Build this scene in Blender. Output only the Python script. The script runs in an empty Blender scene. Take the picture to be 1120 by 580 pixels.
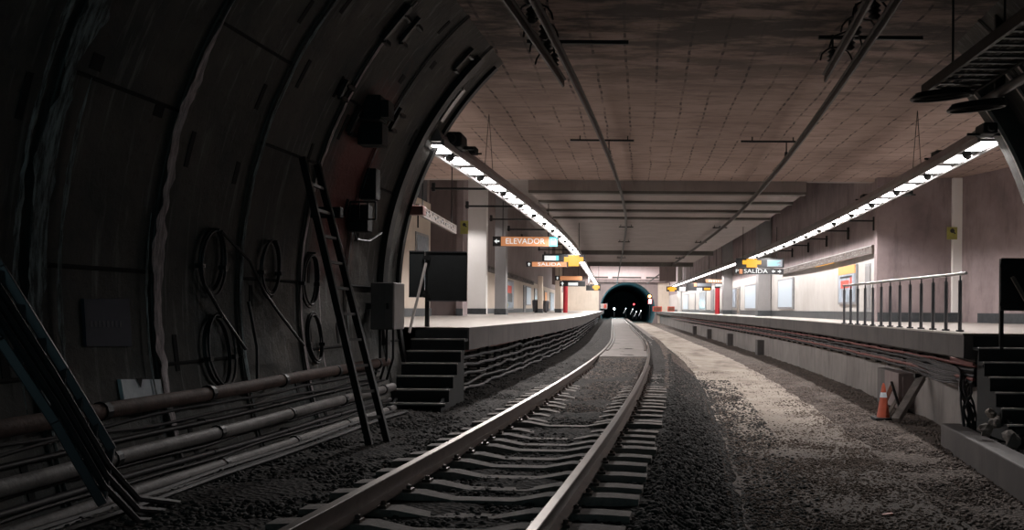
import bpy, bmesh, math, random
import numpy as np
from mathutils import Vector, Matrix, noise

random.seed(7)
rng = np.random.default_rng(11)
PI = math.pi
S = bpy.context.scene
C = S.collection

# ------------------------------------------------------------------ camera, world, exposure
EYE = 1.30; F = 1000.0; CX = 700.0; HY = 338.0; ROLL = 0.0075
cd = bpy.data.cameras.new('camera'); cam = bpy.data.objects.new('camera', cd); C.objects.link(cam)
cam.location = (0, 0, EYE)
cam.rotation_euler = (Matrix.Rotation(PI / 2, 3, 'X') @ Matrix.Rotation(ROLL, 3, 'Z')).to_euler()
cd.sensor_width = 36; cd.lens = F / 1120 * 36
cd.shift_x = (560 - CX) / 1120; cd.shift_y = (HY - 290) / 1120
cd.clip_start = 0.05; cd.clip_end = 600
S.camera = cam
S.view_settings.view_transform = 'Standard'; S.view_settings.look = 'None'
S.view_settings.gamma = 1; S.view_settings.use_curve_mapping = False
S.view_settings.exposure = 0.66
LAMP = 9.0; SPOT = 58.0
w = bpy.data.worlds.new('world'); S.world = w; w.use_nodes = True
w.node_tree.nodes['Background'].inputs[0].default_value = (0.20, 0.34, 0.37, 1)
w.node_tree.nodes['Background'].inputs[1].default_value = 0.32

# ------------------------------------------------------------------ the line of the place
def TC(y):                                   # X of the track's centre line at distance y
    if y < 6: return -1.30 - 0.07 * (6 - y)
    if y < 42:
        u = y - 6; return -1.30 + 0.07 * u - 0.00139 * u * u
    return -0.58 - 0.030 * (y - 42)
def P(px, py, y):                            # the point at distance y seen at a photograph position
    dx, dy = px - CX, py - HY
    X = dx + ROLL * dy; Z = dy - ROLL * dx
    return Vector((X / F * y, y, EYE - Z / F * y))
R_T = 4.92; Z_T = 1.48; OFF_T = 2.0; CEIL = 5.1; PLAT = 0.98
MOUTH = 14.2; YB = 27.0; FAR = 130.0
def lining_x(y, z, side=-1, r=R_T):
    return TC(y) + OFF_T + side * math.sqrt(max(0, r * r - (z - Z_T) ** 2))

# ------------------------------------------------------------------ materials
def nodes(name):
    m = bpy.data.materials.new(name); m.use_nodes = True
    nt = m.node_tree; return m, nt, nt.nodes['Principled BSDF']
def link(nt, a, b): nt.links.new(a, b)
def mat(name, col, rough=0.8, metal=0.0, vary=0.25, scale=3.0, bump=0.0, bscale=30, emit=None, es=0, spec=None):
    m, nt, b = nodes(name)
    b.inputs['Roughness'].default_value = rough; b.inputs['Metallic'].default_value = metal
    if spec is not None: b.inputs['Specular IOR Level'].default_value = spec
    tc = nt.nodes.new('ShaderNodeTexCoord')
    n = nt.nodes.new('ShaderNodeTexNoise'); n.inputs['Scale'].default_value = scale; n.inputs['Detail'].default_value = 8
    n.inputs['Roughness'].default_value = 0.65
    link(nt, tc.outputs['Object'], n.inputs['Vector'])
    r = nt.nodes.new('ShaderNodeValToRGB'); cr = r.color_ramp
    cr.elements[0].position = 0.3; cr.elements[1].position = 0.7
    cr.elements[0].color = tuple(c * (1 - vary) for c in col) + (1,)
    cr.elements[1].color = tuple(min(1, c * (1 + vary)) for c in col) + (1,)
    link(nt, n.outputs['Fac'], r.inputs['Fac']); link(nt, r.outputs['Color'], b.inputs['Base Color'])
    if bump:
        n2 = nt.nodes.new('ShaderNodeTexNoise'); n2.inputs['Scale'].default_value = bscale; n2.inputs['Detail'].default_value = 6
        link(nt, tc.outputs['Object'], n2.inputs['Vector'])
        bp = nt.nodes.new('ShaderNodeBump'); bp.inputs['Strength'].default_value = bump; bp.inputs['Distance'].default_value = 0.02
        link(nt, n2.outputs['Fac'], bp.inputs['Height']); link(nt, bp.outputs['Normal'], b.inputs['Normal'])
    if emit:
        b.inputs['Emission Color'].default_value = tuple(emit) + (1,); b.inputs['Emission Strength'].default_value = es
    return m
def math_node(nt, op, a, b=None, c=None):
    n = nt.nodes.new('ShaderNodeMath'); n.operation = op
    for i, v in enumerate((a, b, c)):
        if v is None: continue
        if isinstance(v, (int, float)): n.inputs[i].default_value = v
        else: link(nt, v, n.inputs[i])
    return n.outputs[0]
def mix(nt, fac, a, b):
    n = nt.nodes.new('ShaderNodeMix'); n.data_type = 'RGBA'
    if isinstance(fac, (int, float)): n.inputs[0].default_value = fac
    else: link(nt, fac, n.inputs[0])
    for i, v in ((6, a), (7, b)):
        if isinstance(v, tuple): n.inputs[i].default_value = v + (1,)
        else: link(nt, v, n.inputs[i])
    return n.outputs[2]
def noise_node(nt, vec, scale, detail=6, rough=0.6, stretch=None):
    if stretch:
        mp = nt.nodes.new('ShaderNodeMapping'); mp.inputs['Scale'].default_value = stretch
        link(nt, vec, mp.inputs['Vector']); vec = mp.outputs[0]
    n = nt.nodes.new('ShaderNodeTexNoise'); n.inputs['Scale'].default_value = scale
    n.inputs['Detail'].default_value = detail; n.inputs['Roughness'].default_value = rough
    link(nt, vec, n.inputs['Vector']); return n.outputs['Fac']
def ramp(nt, fac, lo, hi):
    n = nt.nodes.new('ShaderNodeMapRange'); n.inputs['From Min'].default_value = lo; n.inputs['From Max'].default_value = hi
    link(nt, fac, n.inputs['Value']); return n.outputs[0]
def bump_to(nt, b, h, strength, dist=0.02):
    bp = nt.nodes.new('ShaderNodeBump'); bp.inputs['Strength'].default_value = strength; bp.inputs['Distance'].default_value = dist
    link(nt, h, bp.inputs['Height']); link(nt, bp.outputs['Normal'], b.inputs['Normal'])

def mat_lining():
    m, nt, b = nodes('lining_concrete'); b.inputs['Roughness'].default_value = 0.75
    tc = nt.nodes.new('ShaderNodeTexCoord').outputs['Object']
    sp = nt.nodes.new('ShaderNodeSeparateXYZ'); link(nt, tc, sp.inputs[0])
    base = mix(nt, ramp(nt, noise_node(nt, tc, 0.9), .3, .7), (0.036, 0.046, 0.048), (0.135, 0.120, 0.105))
    fine = noise_node(nt, tc, 9, 8, .7)
    base = mix(nt, ramp(nt, fine, .55, .8), base, (0.035, 0.033, 0.032))
    # lime runs down the wall
    st = noise_node(nt, tc, 3.0, 6, .6, (1, 4.5, 0.35))
    base = mix(nt, math_node(nt, 'MULTIPLY', ramp(nt, st, .56, .72), 0.7), base, (0.26, 0.255, 0.26))
    # rust-red primer patch
    v = nt.nodes.new('ShaderNodeVectorMath'); v.operation = 'DISTANCE'
    mp = nt.nodes.new('ShaderNodeMapping'); mp.vector_type = 'POINT'
    mp.inputs['Location'].default_value = (0, -11.5, -2.85 * .62); mp.inputs['Scale'].default_value = (0, 1, .62)
    link(nt, tc, mp.inputs['Vector']); link(nt, mp.outputs[0], v.inputs[0])
    n3 = noise_node(nt, tc, 2.2, 5)
    dd = math_node(nt, 'ADD', v.outputs['Value'], math_node(nt, 'MULTIPLY', n3, 0.9))
    red = ramp(nt, dd, 1.35, .85)
    left = math_node(nt, 'LESS_THAN', sp.outputs[0], 0.0)
    base = mix(nt, math_node(nt, 'MULTIPLY', math_node(nt, 'MULTIPLY', red, left), .95), base, (0.24, 0.075, 0.065))
    link(nt, base, b.inputs['Base Color'])
    bump_to(nt, b, math_node(nt, 'ADD', fine, noise_node(nt, tc, 2.0)), 0.5, 0.04)
    return m
def mat_ceiling():
    m, nt, b = nodes('ceiling_concrete'); b.inputs['Roughness'].default_value = 0.85
    tc = nt.nodes.new('ShaderNodeTexCoord').outputs['Object']
    sp = nt.nodes.new('ShaderNodeSeparateXYZ'); link(nt, tc, sp.inputs[0])
    base = mix(nt, ramp(nt, noise_node(nt, tc, 0.5), .3, .7), (0.26, 0.182, 0.158), (0.42, 0.305, 0.265))
    base = mix(nt, math_node(nt, 'MULTIPLY', ramp(nt, noise_node(nt, tc, 2.6, 10, .7, (.5, 2.2, 1)), .48, .66), .6), base, (0.12, 0.085, 0.075))
    # rows of form-tie holes: dotted lines that run along the station
    wob = math_node(nt, 'MULTIPLY', math_node(nt, 'SUBTRACT', noise_node(nt, tc, .35), .5), .22)
    xx = math_node(nt, 'MULTIPLY', math_node(nt, 'ADD', sp.outputs[0], wob), 1 / .48)
    fx = math_node(nt, 'ABSOLUTE', math_node(nt, 'SUBTRACT', math_node(nt, 'FRACT', xx), .5))
    ln = math_node(nt, 'LESS_THAN', fx, .04)
    fy = math_node(nt, 'FRACT', math_node(nt, 'MULTIPLY', sp.outputs[1], 1 / .42))
    dot = math_node(nt, 'ADD', math_node(nt, 'MULTIPLY', math_node(nt, 'LESS_THAN', fy, .5), .6), .3)
    patch = ramp(nt, noise_node(nt, tc, .8, 3), .36, .55)
    lines = math_node(nt, 'MULTIPLY', math_node(nt, 'MULTIPLY', ln, dot), patch)
    base = mix(nt, lines, base, (0.05, 0.036, 0.034))
    # panel joints across
    fj = math_node(nt, 'FRACT', math_node(nt, 'MULTIPLY', sp.outputs[1], 1 / .55))
    base = mix(nt, math_node(nt, 'MULTIPLY', math_node(nt, 'LESS_THAN', fj, .04), .22), base, (0.09, 0.065, 0.06))
    # soot and damp towards the tunnel end of the slab
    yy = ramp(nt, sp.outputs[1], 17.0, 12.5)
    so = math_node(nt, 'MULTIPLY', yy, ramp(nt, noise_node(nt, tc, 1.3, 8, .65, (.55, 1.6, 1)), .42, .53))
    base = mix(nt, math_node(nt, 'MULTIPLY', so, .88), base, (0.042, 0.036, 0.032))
    link(nt, base, b.inputs['Base Color'])
    bump_to(nt, b, noise_node(nt, tc, 6, 8, .7), 0.35, 0.03)
    return m
def mat_wallish(name, ca, cb, streak=(0.1, 0.08, 0.08), amt=.4, rough=.7):
    m, nt, b = nodes(name); b.inputs['Roughness'].default_value = rough
    tc = nt.nodes.new('ShaderNodeTexCoord').outputs['Object']
    base = mix(nt, ramp(nt, noise_node(nt, tc, .8), .3, .7), ca, cb)
    st = noise_node(nt, tc, 2.2, 8, .65, (1.6, 1.6, .3))
    base = mix(nt, math_node(nt, 'MULTIPLY', ramp(nt, st, .52, .75), amt), base, streak)
    link(nt, base, b.inputs['Base Color'])
    bump_to(nt, b, noise_node(nt, tc, 12, 6), 0.15, 0.02)
    return m
def mat_lime(name, a, b_):
    m, nt, b = nodes(name); b.inputs['Roughness'].default_value = .85
    tc = nt.nodes.new('ShaderNodeTexCoord').outputs['Object']
    f = ramp(nt, noise_node(nt, tc, 6, 10, .75, (1, 4, .6)), .42, .60)
    link(nt, mix(nt, f, b_, a), b.inputs['Base Color']); bump_to(nt, b, f, .6, .02); return m
def mat_ground(name, a, b_, c, scale=22, rough=.95):
    m, nt, b = nodes(name); b.inputs['Roughness'].default_value = rough
    b.inputs['Specular IOR Level'].default_value = .25
    tc = nt.nodes.new('ShaderNodeTexCoord').outputs['Object']
    vo = nt.nodes.new('ShaderNodeTexVoronoi'); vo.inputs['Scale'].default_value = scale
    link(nt, tc, vo.inputs['Vector'])
    sp = nt.nodes.new('ShaderNodeSeparateColor'); link(nt, vo.outputs['Color'], sp.inputs[0])
    base = mix(nt, sp.outputs[0], a, b_)
    base = mix(nt, ramp(nt, noise_node(nt, tc, .9, 5), .42, .65), base, c)
    link(nt, base, b.inputs['Base Color'])
    bump_to(nt, b, vo.outputs['Distance'], 0.9, 0.03)
    return m
def mat_path():
    m, nt, b = nodes('path_concrete'); b.inputs['Roughness'].default_value = .9
    tc = nt.nodes.new('ShaderNodeTexCoord').outputs['Object']
    base = mix(nt, ramp(nt, noise_node(nt, tc, 1.1, 8), .3, .7), (0.30, 0.25, 0.205), (0.46, 0.40, 0.34))
    g = noise_node(nt, tc, 26, 6, .7)
    base = mix(nt, math_node(nt, 'MULTIPLY', ramp(nt, g, .52, .62), .6), base, (0.13, 0.105, 0.09))
    n2 = noise_node(nt, tc, .7, 6, .6, (1.3, .5, 1))
    base = mix(nt, ramp(nt, n2, .5, .66), base, (0.20, 0.16, 0.13))
    sp = nt.nodes.new('ShaderNodeSeparateXYZ'); link(nt, tc, sp.inputs[0])
    yw = math_node(nt, 'ADD', sp.outputs[1], math_node(nt, 'MULTIPLY', noise_node(nt, tc, .6, 6, .65), 7.0))
    base = mix(nt, math_node(nt, 'MULTIPLY', ramp(nt, yw, 22.5, 16), .9), base, mix(nt, ramp(nt, g, .4, .6), (.095, .072, .060), (.04, .031, .027)))
    link(nt, base, b.inputs['Base Color']); bump_to(nt, b, g, .6, .02)
    return m
def glow(name, col, s, base=(.8, .8, .8)):
    return mat(name, base, .5, vary=0, emit=col, es=s)

M = dict(
    lining=mat_lining(), ceiling=mat_ceiling(),
    lime=mat_lime('lime_deposit', (.88, .78, .80), (.36, .31, .32)),
    limeblue=mat_lime('lime_deposit_dull', (.34, .42, .44), (.06, .07, .07)),
    pocket=mat('pocket_dark', (.012, .012, .013), .9),
    purple=mat_wallish('mauve_render', (.20, .155, .16), (.37, .295, .295), (.13, .10, .105), .75),
    white=mat_wallish('white_paint', (.46, .43, .41), (.55, .525, .505), (.32, .29, .27), .4),
    beige=mat_wallish('beige_paint', (.55, .46, .38), (.62, .53, .45), (.34, .28, .23), .35),
    brownwall=mat_wallish('brown_render', (.20, .155, .15), (.26, .205, .20), (.1, .08, .08), .5),
    greycol=mat_wallish('grey_column_paint', (.24, .23, .235), (.30, .29, .29), (.15, .14, .14), .3),
    skirt=mat('skirting_slate', (.045, .05, .055), .5, vary=.35, scale=5),
    edge=mat_wallish('platform_edge_concrete', (.085, .078, .078), (.15, .135, .13), (.04, .036, .036), .7),
    platform=mat('platform_terrazzo', (.55, .51, .47), .32, vary=.12, scale=8),
    trough=mat_wallish('trough_wall_concrete', (.20, .18, .17), (.32, .29, .275), (.08, .07, .07), .75),
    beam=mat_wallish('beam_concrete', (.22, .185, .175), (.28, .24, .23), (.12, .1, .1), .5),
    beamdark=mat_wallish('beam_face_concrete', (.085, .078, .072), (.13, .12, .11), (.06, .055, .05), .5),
    farwall=mat_wallish('pink_render', (.72, .58, .58), (.80, .66, .66), (.5, .4, .4), .3),
    ballast=mat_ground('ballast_bed', (.020, .020, .021), (.085, .078, .072), (.045, .04, .038)),
    gravel=mat_ground('gravel_bed', (.06, .048, .043), (.23, .19, .165), (.11, .09, .08), 26),
    stone=mat('ballast_stone', (.060, .057, .055), .85, vary=.5, scale=6, spec=.3),
    stone2=mat('gravel_stone', (.17, .14, .125), .9, vary=.5, scale=6, spec=.3),
    path=mat_path(), bandbrown=mat('band_brown', (.075, .055, .045), .6), grit=mat('path_grit', (.125, .098, .082), .95, vary=.35, scale=6, spec=.2),
    litwhite=mat_wallish('lit_white_paint', (.78, .75, .72), (.84, .81, .79), (.55, .5, .47), .2),  # lighter copy of the white paint, standing in for stronger light
    pave=mat_wallish('track_paving', (.15, .13, .12), (.24, .21, .195), (.08, .07, .065), .7),
    sleeper=mat('sleeper_concrete', (.21, .185, .17), .8, vary=.35, scale=7, bump=.5),
    rail=mat('rail_steel_side', (.10, .075, .065), .45, metal=.5, vary=.3, scale=9),
    railtop=mat('rail_running_surface', (.30, .27, .25), .36, metal=1, vary=.15, scale=4),
    iron=mat('black_iron', (.020, .020, .021), .5, metal=.3, vary=.4, scale=8),
    cable=mat('cable_sheath', (.024, .023, .025), .5, vary=.4, scale=6),
    cablegrey=mat('grey_cable_sheath', (.075, .07, .075), .5, vary=.3, scale=6),
    cablered=mat('red_cable_sheath', (.26, .10, .09), .5, vary=.3, scale=6),
    pipe=mat('grey_pipe', (.17, .155, .15), .6, vary=.4, scale=5, bump=.3),
    piperust=mat('rusty_pipe', (.085, .048, .038), .75, vary=.5, scale=6, bump=.3),
    cat=mat('conductor_rail_aluminium', (.055, .048, .045), .5, metal=.3, vary=.3, scale=6),
    boxdark=mat('dark_enclosure', (.016, .018, .019), .75, vary=.3),
    cabinet=mat('cabinet_grey', (.17, .155, .15), .5, vary=.2),
    alu=mat('brushed_aluminium', (.42, .40, .40), .35, metal=.6, vary=.15),
    postdark=mat('railing_post_grey', (.10, .10, .11), .4, metal=.4, vary=.2),
    channel=mat('light_channel_grey', (.32, .30, .30), .45, metal=.3, vary=.2),
    lamp=glow('lamp_tube_cool', (1, .955, .93), LAMP),
    amber=glow('amber_led', (1, .44, .02), .75, (.05, .03, .01)),
    amberlamp=glow('amber_lamp', (1, .33, .03), 9),
    redlamp=glow('red_lamp', (1, .05, .06), 4),
    whitelamp=glow('white_lamp', (.75, 1, 1), 9),
    signorange=glow('sign_orange', (.80, .33, .14), .30, (.35, .16, .08)),
    signcyan=glow('sign_cyan', (.12, .72, .82), .45, (.1, .5, .6)),
    signwhite=glow('sign_white', (.95, 1, 1), .45, (.3, .3, .3)),
    screen=glow('screen_grey', (.28, .32, .36), .2, (.15, .16, .18)),
    postlit=glow('poster_light', (.72, .82, .9), .12, (.42, .48, .55)),
    signblack=mat('sign_black', (.018, .018, .02), .4),
    yellow=mat('yellow_plate', (.36, .34, .09), .5),
    red=mat('red_lacquer', (.42, .02, .03), .4, vary=.15),
    redpaper=mat('red_print', (.65, .10, .07), .6),
    orangepaper=glow('orange_print', (.9, .35, .08), .12, (.8, .35, .12)),
    paper=mat('white_paper', (.74, .80, .90), .8, vary=.2, scale=6),
    dimpanel=mat('faded_blue_panel', (.045, .055, .085), .7),
    dimtext=mat('faded_lettering', (.09, .10, .13), .7),
    posterblue=mat('poster_print_blue', (.36, .42, .50), .5, vary=.6, scale=2),
    postergrey=mat('poster_frame_grey', (.25, .25, .26), .5),
    glassdoor=mat('door_grey_blue', (.35, .40, .45), .25),
    cone=mat('cone_orange', (.45, .085, .04), .6, vary=.2),
    wood=mat('weathered_plank', (.21, .18, .155), .8, vary=.3),
    tin=mat('nosing_metal', (.55, .50, .48), .5, metal=.2),
    teal=mat('dark_tunnel_lining', (.10, .17, .19), .7, vary=.4),
    rust=mat('rusty_steel', (.22, .09, .06), .8),
)

# ------------------------------------------------------------------ mesh helpers
class MB:
    def __init__(s): s.v = []; s.f = []; s.mi = []; s.cur = 0
    def mat(s, i): s.cur = i; return s
    def add(s, vs, fs):
        n = len(s.v); s.v += [tuple(v) for v in vs]
        for f in fs: s.f.append(tuple(i + n for i in f)); s.mi.append(s.cur)
        return s
    def hexa(s, p):      # 8 corners: bottom 4 (ccw), top 4
        return s.add(p, [(3, 2, 1, 0), (4, 5, 6, 7), (0, 1, 5, 4), (1, 2, 6, 5), (2, 3, 7, 6), (3, 0, 4, 7)])
    def box(s, x0, x1, y0, y1, z0, z1):
        x0, x1 = min(x0, x1), max(x0, x1); y0, y1 = min(y0, y1), max(y0, y1); z0, z1 = min(z0, z1), max(z0, z1)
        return s.hexa([(x0, y0, z0), (x1, y0, z0), (x1, y1, z0), (x0, y1, z0), (x0, y0, z1), (x1, y0, z1), (x1, y1, z1), (x0, y1, z1)])
    def bar(s, a, b, w_, h=None, up=(0, 0, 1)):   # rectangular bar from a to b
        a = Vector(a); b = Vector(b); h = h or w_; d = (b - a).normalized(); u = Vector(up)
        if abs(d.dot(u)) > .98: u = Vector((1, 0, 0)) if abs(d.x) < .9 else Vector((0, 1, 0))
        sx = d.cross(u).normalized() * (w_ / 2); sz = sx.cross(d).normalized() * (h / 2)
        return s.hexa([a - sx - sz, a + sx - sz, b + sx - sz, b - sx - sz, a - sx + sz, a + sx + sz, b + sx + sz, b - sx + sz])
    def tube(s, pts, r, n=8, cap=True):
        pts = [Vector(p) for p in pts]; rs = r if isinstance(r, (list, tuple)) else [r] * len(pts)
        rings = []; prev = None
        for i, p in enumerate(pts):
            d = (pts[min(i + 1, len(pts) - 1)] - pts[max(i - 1, 0)]).normalized()
            if prev is None:
                u = Vector((0, 0, 1)) if abs(d.z) < .9 else Vector((1, 0, 0))
                a = d.cross(u).normalized()
            else: a = (prev - d * prev.dot(d)).normalized()
            prev = a; b = d.cross(a)
            rings.append([p + (a * math.cos(2 * PI * k / n) + b * math.sin(2 * PI * k / n)) * rs[i] for k in range(n)])
        vs = [v for q in rings for v in q]; fs = []
        for i in range(len(pts) - 1):
            for k in range(n):
                fs.append((i * n + k, i * n + (k + 1) % n, (i + 1) * n + (k + 1) % n, (i + 1) * n + k))
        if cap: fs.append(tuple(range(n - 1, -1, -1))); fs.append(tuple((len(pts) - 1) * n + k for k in range(n)))
        return s.add(vs, fs)
    def cyl(s, a, b, r, n=12): return s.tube([a, b], r, n)
    def lathe(s, prof, c=(0, 0, 0), n=16, axis='Z'):
        vs = []; fs = []
        for r, z in prof:
            for k in range(n):
                a = 2 * PI * k / n; x, y = r * math.cos(a), r * math.sin(a)
                vs.append((c[0] + x, c[1] + y, c[2] + z) if axis == 'Z' else (c[0] + x, c[1] + z, c[2] + y))
        for i in range(len(prof) - 1):
            for k in range(n): fs.append((i * n + k, i * n + (k + 1) % n, (i + 1) * n + (k + 1) % n, (i + 1) * n + k))
        fs.append(tuple(range(n - 1, -1, -1))); fs.append(tuple((len(prof) - 1) * n + k for k in range(n)))
        return s.add(vs, fs)
    def sweep(s, prof, ys, off=0.0, closed=True):   # profile (dx,z) carried along the track's curve
        n = len(prof); vs = []; fs = []
        for y in ys:
            for dx, z in prof: vs.append((TC(y) + off + dx, y, z))
        for i in range(len(ys) - 1):
            for k in range(n if closed else n - 1):
                k2 = (k + 1) % n; fs.append((i * n + k, (i + 1) * n + k, (i + 1) * n + k2, i * n + k2))
        if closed: fs.append(tuple(range(n))); fs.append(tuple((len(ys) - 1) * n + k for k in range(n - 1, -1, -1)))
        return s.add(vs, fs)
    def build(s, name, m, parent=None, smooth=False, bevel=0, loc=None):
        me = bpy.data.meshes.new(name)
        org = Vector(loc) if loc is not None else Vector((0, 0, 0))
        me.from_pydata([tuple(Vector(v) - org) for v in s.v], [], s.f)
        for mm in (m if isinstance(m, (list, tuple)) else [m]): me.materials.append(M[mm])
        for i, p in enumerate(me.polygons): p.material_index = s.mi[i]; p.use_smooth = smooth
        bm = bmesh.new(); bm.from_mesh(me); bmesh.ops.recalc_face_normals(bm, faces=bm.faces); bm.to_mesh(me); bm.free()
        o = bpy.data.objects.new(name, me); C.objects.link(o); o.location = org
        if parent is not None:
            o.parent = parent; o.location = org - (parent.location if loc is not None else Vector((0, 0, 0)))
            if loc is None: o.location = -Vector(parent.location)
        if bevel:
            b = o.modifiers.new('bevel', 'BEVEL'); b.width = bevel; b.segments = 2; b.limit_method = 'ANGLE'
        if smooth: 
            try: me.set_sharp_from_angle(angle=math.radians(40))
            except Exception: pass
        return o
def frange(a, b, st):
    n = max(1, round((b - a) / st)); return [a + (b - a) * i / n for i in range(n + 1)]
def tag(o, label, cat, group=None, kind=None):
    o['label'] = label; o['category'] = cat
    if group: o['group'] = group
    if kind: o['kind'] = kind
    return o
def thing(name, label, cat, loc=(0, 0, 0), group=None):
    o = bpy.data.objects.new(name, None); C.objects.link(o); o.location = loc; o.empty_display_size = .1
    return tag(o, label, cat, group)
def struct(o): o['kind'] = 'structure'; return o
def sub(part, o):                            # hang a piece under its part (thing > part > piece)
    o.location = Vector(o.location) + Vector(part.parent.location); o.parent = part; return o
def dup(root, loc, label=None, group=None, rotz=None, scale=None):
    r = root.copy(); C.objects.link(r); r.location = loc
    if rotz is not None: r.rotation_euler = (0, 0, rotz)
    if scale is not None: r.scale = scale
    if label: r['label'] = label
    if group: r['group'] = group
    for ch in list(root.children):
        c = ch.copy(); C.objects.link(c); c.parent = r
        for g in list(ch.children):
            d = g.copy(); C.objects.link(d); d.parent = c
    return r
def text_mesh(name, body, size, m, loc, parent, rotz=0, width=None, depth=.006):
    cu = bpy.data.curves.new(name, 'FONT'); cu.body = body; cu.size = size; cu.extrude = depth / 2
    cu.align_x = 'CENTER'; cu.align_y = 'CENTER'; cu.resolution_u = 3
    t = bpy.data.objects.new(name + '_tmp', cu); C.objects.link(t)
    bpy.context.view_layer.update()
    me = bpy.data.meshes.new_from_object(t.evaluated_get(bpy.context.evaluated_depsgraph_get()))
    C.objects.unlink(t); bpy.data.objects.remove(t)
    me.materials.clear(); me.materials.append(M[m])
    if width:
        xs = [v.co.x for v in me.vertices]; k = width / (max(xs) - min(xs))
        for v in me.vertices: v.co.x *= k
    for v in me.vertices: v.co = Vector((v.co.x, -v.co.z, v.co.y))
    o = bpy.data.objects.new(name, me); C.objects.link(o)
    o.parent = parent; o.location = Vector(loc) - Vector(parent.location); o.rotation_euler = (0, 0, rotz)
    return o

def lamp_light(parent, loc, power, col=(1, .955, .93), angle=165, rad=.06):
    l = bpy.data.lights.get('tube_%g' % power) or bpy.data.lights.new('tube_%g' % power, 'SPOT')
    l.energy = power; l.color = col; l.spot_size = math.radians(angle); l.spot_blend = .25; l.shadow_soft_size = rad
    o = bpy.data.objects.new('tube_light', l); C.objects.link(o); o.parent = parent; o.location = loc; return o
# ================================================================== THE SETTING
NEAR = -4.0
seam = [MOUTH - .9 - 1.4 * k for k in range(0, 13)]
MOUTH_R = 13.1
def mk_lining(name, side):
    MOUTH = 14.2 if side < 0 else MOUTH_R
    mb = MB(); ys = frange(NEAR, MOUTH, .35)
    a_top = math.asin((CEIL + .25 - Z_T) / R_T); a_bot = -math.asin((Z_T + 1.9) / R_T)
    N = 56; prof = [a_bot + (a_top - a_bot) * i / N for i in range(N + 1)]
    vs = []; fs = []
    for y in ys:
        for a in prof: vs.append((TC(y) + OFF_T + side * R_T * math.cos(a), y, Z_T + R_T * math.sin(a)))
    n = len(prof)
    for i in range(len(ys) - 1):
        for k in range(n - 1): fs.append((i * n + k, (i + 1) * n + k, (i + 1) * n + k + 1, i * n + k + 1))
    mb.add(vs, fs)
    # outer skin and the cut face of the last ring
    vs = []; fs = []
    for a in prof:
        for r, y in ((R_T, MOUTH), (R_T + .38, MOUTH), (R_T + .38, NEAR)):
            vs.append((TC(y) + OFF_T + side * r * math.cos(a), y, Z_T + r * math.sin(a)))
    for k in range(n - 1):
        fs.append((k * 3, k * 3 + 1, k * 3 + 4, k * 3 + 3)); fs.append((k * 3 + 1, k * 3 + 2, k * 3 + 5, k * 3 + 4))
    mb.add(vs, fs)
    # raised lips beside every ring joint and stepped longitudinal joints
    for j, ys_ in enumerate(seam):
        if ys_ > MOUTH - .1: continue
        for dy in (-.03, .03):
            p = [(TC(ys_ + dy) + OFF_T + side * (R_T - .012) * math.cos(a), ys_ + dy, Z_T + (R_T - .012) * math.sin(a)) for a in prof]
            mb.tube(p, .010, 5)
    o = mb.build(name, 'lining'); return struct(o)
mk_lining('wall_left', -1); mk_lining('wall_right', 1)

def ribbon(y, a0, a1, wd, m, side=-1, seed=0, name='trim_1'):       # lime deposit along a ring joint
    mb = MB(); N = 120; vs = []; fs = []
    for i in range(N + 1):
        a = a0 + (a1 - a0) * i / N
        nz = noise.noise(Vector((a * 9, seed, 0))); n2 = noise.noise(Vector((a * 9, seed + 9, 4))); n3 = noise.noise(Vector((a * 40, seed, 2)))
        env = min(1, 6 * i / N, 6 * (N - i) / N)
        l = wd * env * (.55 + .7 * nz + .35 * n3); r = wd * env * (.55 + .7 * n2 - .35 * n3)
        for yy, rr in ((y - max(l, .004), R_T - .045), (y, R_T - .049), (y + max(r, .004), R_T - .045)):
            vs.append((TC(yy) + OFF_T + side * rr * math.cos(a), yy, Z_T + rr * math.sin(a)))
    for i in range(N):
        for k in (0, 1): fs.append((i * 3 + k, i * 3 + k + 1, i * 3 + k + 4, i * 3 + k + 3))
    mb.add(vs, fs); return struct(mb.build(name, m))
def Lx(px): # distance on the left wall seen at px (near springing height)
    y = 8.0
    for _ in range(30): y = abs(lining_x(y, 1.6)) / ((CX - px) / F)
    return y
ribbon(seam[4], -.32, .50, .105, 'lime', seed=1, name='trim_1')
ribbon(seam[5], -.25, .95, .15, 'limeblue', seed=2, name='trim_2')
ribbon(seam[3], -.30, .75, .05, 'limeblue', seed=3, name='trim_3')
ribbon(seam[2], -.35, .75, .05, 'lime', seed=4, name='trim_4')
ribbon(seam[1], -.2, .6, .022, 'limeblue', seed=5, name='trim_5')
ribbon(seam[0], -.1, .62, .016, 'lime', seed=6, name='trim_6')
ribbon(seam[4] , .50, .82, .018, 'limeblue', seed=7, name='trim_7')
ribbon(seam[1], .30, .80, .05, 'lime', side=1, seed=8, name='trim_8')
ribbon(seam[4] - .16, -.30, .12, .03, 'limeblue', seed=9, name='trim_41')
ribbon(seam[5] + .22, -.28, .30, .045, 'limeblue', seed=10, name='trim_42')
ribbon(seam[5] - .2, -.2, .8, .05, 'limeblue', seed=11, name='trim_43')
ribbon(seam[2] + .5, -.25, .05, .03, 'lime', seed=12, name='trim_44')

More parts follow.
